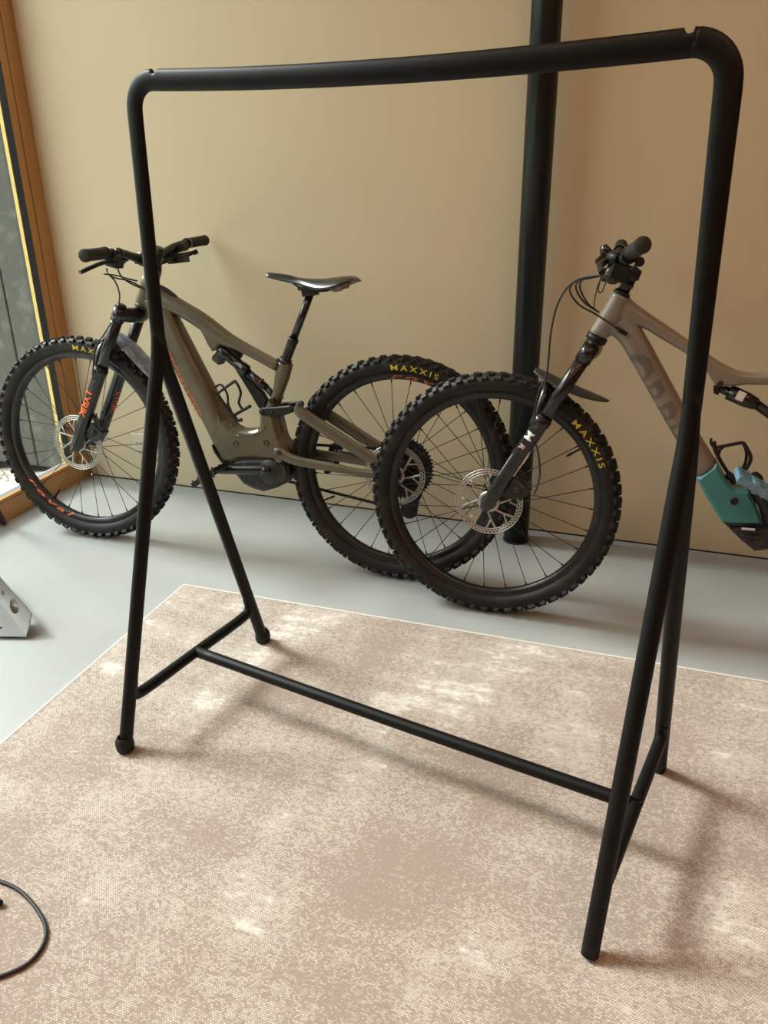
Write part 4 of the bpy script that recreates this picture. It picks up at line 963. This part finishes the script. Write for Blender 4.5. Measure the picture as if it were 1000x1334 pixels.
b = MB(); b.tube([L2(822, 352, -0.26), L2(828, 346, -0.27), L2(832, 342, -0.28)], [0.005, 0.0045, 0.006], 8); p = L2(833, 341, -0.285); b.tube([p+np.array([0, -0.010, 0]), p+np.array([0, 0.010, 0])], 0.0110, 12); b.build('thumb_lever', 'black_matte', hb2)
b = MB(); p = L2(826, 357, -0.2); b.tube([p+np.array([-0.02, 0, 0.004]), p+np.array([0, 0, 0]), p+np.array([0.014, 0, -0.004])], [0.016, 0.017, 0.011], 12); p = L2(821, 369, -0.18); b.tube([p+np.array([-0.02, 0, 0.002]), p+np.array([0.008, 0, -0.004])], [0.012, 0.009], 10); b.build('shifter', 'black_matte', hb2)
b = MB(); b.tube([L2(790, 331, -0.05), L2(790, 324, -0.05), L2(793, 321, -0.05)], [0.016, 0.018, 0.010], 12); b.build('display_unit', 'black_gloss', hb2)
cable(B2, L2.path([(800, 357, -0.2), (775, 359, -0.16), (752, 364, -0.12), (736, 378, -0.10), (724, 402, -0.09), (717, 435, -0.085), (714, 470, -0.085), (711, 490, -0.09), (703, 507, -0.094), (698, 525, -0.094), (696, 548, -0.090)]))
cable(B2, L2.path([(690, 572, -0.070), (699, 582, -0.082), (703, 612, -0.088), (701, 630, -0.084), (696, 643, -0.072)]))
cable(B2, L2.path([(798, 359, -0.18), (765, 361, -0.12), (747, 368, -0.08), (742, 380, -0.06), (754, 397, -0.05), (775, 409, -0.045), (798, 424, -0.042), (806, 430, -0.040)]))
cable(B2, L2.path([(798, 358, -0.16), (770, 360, -0.1), (757, 366, -0.07), (756, 378, -0.06), (766, 396, -0.05), (780, 407, -0.042)]))
cable(B2, L2.path([(780, 360, -0.10), (754, 366, -0.07), (750, 376, -0.06), (760, 393, -0.05), (775, 404, -0.045)]))
cable(B2, L2.path([(784, 362, -0.12), (781, 368, -0.1), (779, 378, -0.08), (783, 381, -0.08), (788, 370, -0.08), (790, 362, -0.08)]), r=0.0016)
cable(B2, L2.path([(783, 361, -0.10), (778, 374, -0.06), (774, 392, -0.05), (774, 404, -0.04)]), r=0.0016)
b = MB(); b.tube([L2(802, 426, -0.038), L2(808, 431, -0.036), L2(816, 435.5, -0.034)], [0.0045, 0.0065, 0.005], 10); b.build('cable_port', 'rubber', B2)
g2 = [L2(*q) for q in ((697, 484), (712, 490), (735, 501), (760, 512), (780, 520.5), (793, 526.5))]
mudguard(B2, [(p[0], p[2]+0.010, w) for p, w in zip(g2, (0.020, 0.040, 0.046, 0.042, 0.028, 0.006))], 'guard_dark', 0.045)
# bottle cage
cg = MB()
for path, r in (([(929, 575), (931, 584), (934, 591)], 0.006), ([(933, 583), (948, 580), (964, 577), (968, 577)], 0.0048), ([(968, 577), (974, 587), (977.5, 596), (974.5, 606), (966, 618)], 0.0052), ([(926.5, 571), (925.5, 577), (931, 585)], 0.0030), ([(931, 586), (939, 602), (948, 616)], 0.0050), ([(936, 592), (937, 587), (942, 582)], 0.0040), ([(946, 618), (953, 622), (958, 628)], 0.011)):
    cg.tube([L2(x, y, -0.012) for x, y in path], r, 8, sub=4)
cg.tube(L2.path([(968, 577, -0.012), (972, 590, 0.02), (970, 604, 0.03), (962, 618, 0.012), (955, 622, -0.01)]), 0.0042, 8, sub=4)
cg.build('bottle_cage', 'black_matte', B2)
b = MB(); b.tube([L2(975, 622, -0.02), L2(983, 617, -0.02), L2(990, 622, -0.02), L2(992, 630, -0.02)], 0.006, 8, sub=4); b.build('motor_cable', 'rubber', B2)
# seatpost and saddle beyond the edge
b = MB(); b.tube([(0.885, 0, 0.78), (0.925, 0, 0.94)], 0.0155, 14); b.build('seatpost', 'black_matte', B2)
sd2 = link('saddle', sa_.data, B2); sd2.location = (0.925-0.31, 0, -0.02)

# ------------------------------------------------------------------ small things on the floor
# folded stainless plate with holes (floor stand), half outside the picture
PL = thing('floor_stand', 'folded stainless steel plate with round holes on the grey floor', 'stand')
zb = 0.012
P0 = on_z(34.5, 829, zb); Q0 = on_z(0, 783, zb); ex = (Q0-P0); ex /= np.linalg.norm(ex)          # fold line
fr_ = on_z(0, 828.5, zb)-P0; fr_ /= np.linalg.norm(fr_)
PL.location = Vector((*P0[:2], 0))
V = lambda *a: tuple(np.array(a, float))
b = MB(); ft = 0.36
pts = [np.zeros(3), ex*ft, ex*ft+fr_*0.20, fr_*0.30]
vs = [tuple(p+np.array([0, 0, z])) for z in (0.0095, 0.012) for p in pts]
b.add(vs, [(0, 1, 2, 3), (7, 6, 5, 4), (0, 4, 5, 1), (1, 5, 6, 2), (2, 6, 7, 3), (3, 7, 4, 0)], False)
bp_ = b.build('base_plate', 'stainless', PL)
b = MB(); b.box((0.0, 0.0, 0.0), (0.0, 0.0, 0.0)); b = MB()
for p in (ex*0.03+fr_*0.02, ex*0.25+fr_*0.02, ex*0.05+fr_*0.18): b.lathe([(0.0, 0.0), (0.0, 0.012), (0.0095, 0.012), (0.0095, 0.0)], tuple(p), 'z', 14, False)
b.build('rubber_foot', 'rubber', PL)
# upright flange leaning outwards, with holes: find its slope from the corner seen at (41.5, 800)
side = np.cross(ex, (0, 0, 1)); side /= np.linalg.norm(side)
if side @ (on_z(60, 800)-P0) < 0: side = -side
best = None
for deg in range(20, 100, 2):
    uv = side*math.cos(math.radians(deg))+np.array([0, 0, 1])*math.sin(math.radians(deg)); nv = np.cross(ex, uv)
    d = ray(41.5, 800); hit = CAM+d*(((P0-CAM)@nv)/(d@nv)); loc = (float((hit-P0)@ex), float((hit-P0)@uv))
    sc_ = abs(loc[0]-0.018)
    if best is None or sc_ < best[0]: best = (sc_, deg, uv, nv, loc)
_, deg, uv, nv, loc = best
def onf(x, y):
    d = ray(x, y); h = CAM+d*(((P0-CAM)@nv)/(d@nv)); return np.array([(h-P0)@ex, (h-P0)@uv])
import bmesh
hgt = onf(41.5, 800)[1]; c1, c2 = onf(19, 790), onf(4.5, 772)
outl = [np.array([0.0, 0.0]), onf(41.5, 800), onf(0, 751.5), np.array([ft, hgt*1.05]), np.array([ft, 0.0])]
outl[3] = outl[1]+(outl[2]-outl[1])*((ft-outl[1][0])/(outl[2][0]-outl[1][0])); outl.pop(2)
holes = [(c1, (0.040, 0.30*hgt)), (c2, (0.014, 0.12*hgt)), (c1+(c2-c1)*2.0, (0.040, 0.30*hgt))]
cu = bpy.data.curves.new('flange', 'CURVE'); cu.dimensions = '2D'; cu.fill_mode = 'BOTH'; cu.extrude = 0.00125
def poly(pts):
    sp = cu.splines.new('POLY'); sp.points.add(len(pts)-1); sp.use_cyclic_u = True
    for q, p in zip(sp.points, pts): q.co = (p[0], p[1], 0, 1)
poly(outl)
for c, r in holes: poly([(c[0]+r[0]*math.cos(2*PI*k/28), c[1]+r[1]*math.sin(2*PI*k/28)) for k in range(28)])
tmp = bpy.data.objects.new('flange_tmp', cu); C.objects.link(tmp); bpy.context.view_layer.update()
me = bpy.data.meshes.new_from_object(tmp.evaluated_get(bpy.context.evaluated_depsgraph_get())); bpy.data.objects.remove(tmp); bpy.data.curves.remove(cu)
for v in me.vertices:
    q = ex*v.co.x+uv*v.co.y+nv*v.co.z+np.array([0, 0, zb]); v.co = q
me.materials.clear(); me.materials.append(M['stainless'])
link('flange', me, PL)
b = MB(); p = ex*0.06+fr_*0.06; b.lathe([(0.012, 0.004), (0.0135, 0.004), (0.0140, 0.003), (0.0140, 0.0)], tuple(p), 'z', 12, False); b.build('rivet', 'rubber', PL)

# cable loop lying on the rug
zc = 0.0115
pts = [on_z(x, y, zc) for x, y in ((-120, 1125), (-60, 1133), (-20, 1142), (0, 1148), (25, 1160), (47, 1183), (59.5, 1209), (55, 1233), (35, 1256), (0, 1272), (-40, 1284), (-110, 1300))]
b = MB(); b.tube(pts, 0.0038, 12, sub=8); tag(b.build('power_cord', 'grey_cable'), 'thin dark grey cord curling on the beige rug', 'cord')
pts = [on_z(x, y, 0.0155) for x, y in ((3, 1177), (-2, 1176), (-30, 1172), (-110, 1160))]
b = MB(); b.tube(pts, [0.002, 0.0075, 0.0078, 0.0078], 14, sub=2); tag(b.build('cord_end', 'rubber'), 'rounded black cord end lying inside the grey cord loop', 'cord end')

# slim maroon rod leaning on the window frame
A = on_z(4.5, 681, 0.012); A = np.array([0.020, A[1], 0.014])
Bp = A+np.array([-0.002, -0.28, 0.95])
b = MB(); dv = (Bp-A)/np.linalg.norm(Bp-A)
b.tube([A-dv*0.010, A-dv*0.006, A+dv*0.006, A+dv*0.05, Bp], [0.003, 0.0095, 0.0115, 0.0105, 0.0105], 14)
tag(b.build('leaning_rod', 'maroon'), 'slim dark maroon rod with rounded end leaning on the window frame', 'rod')
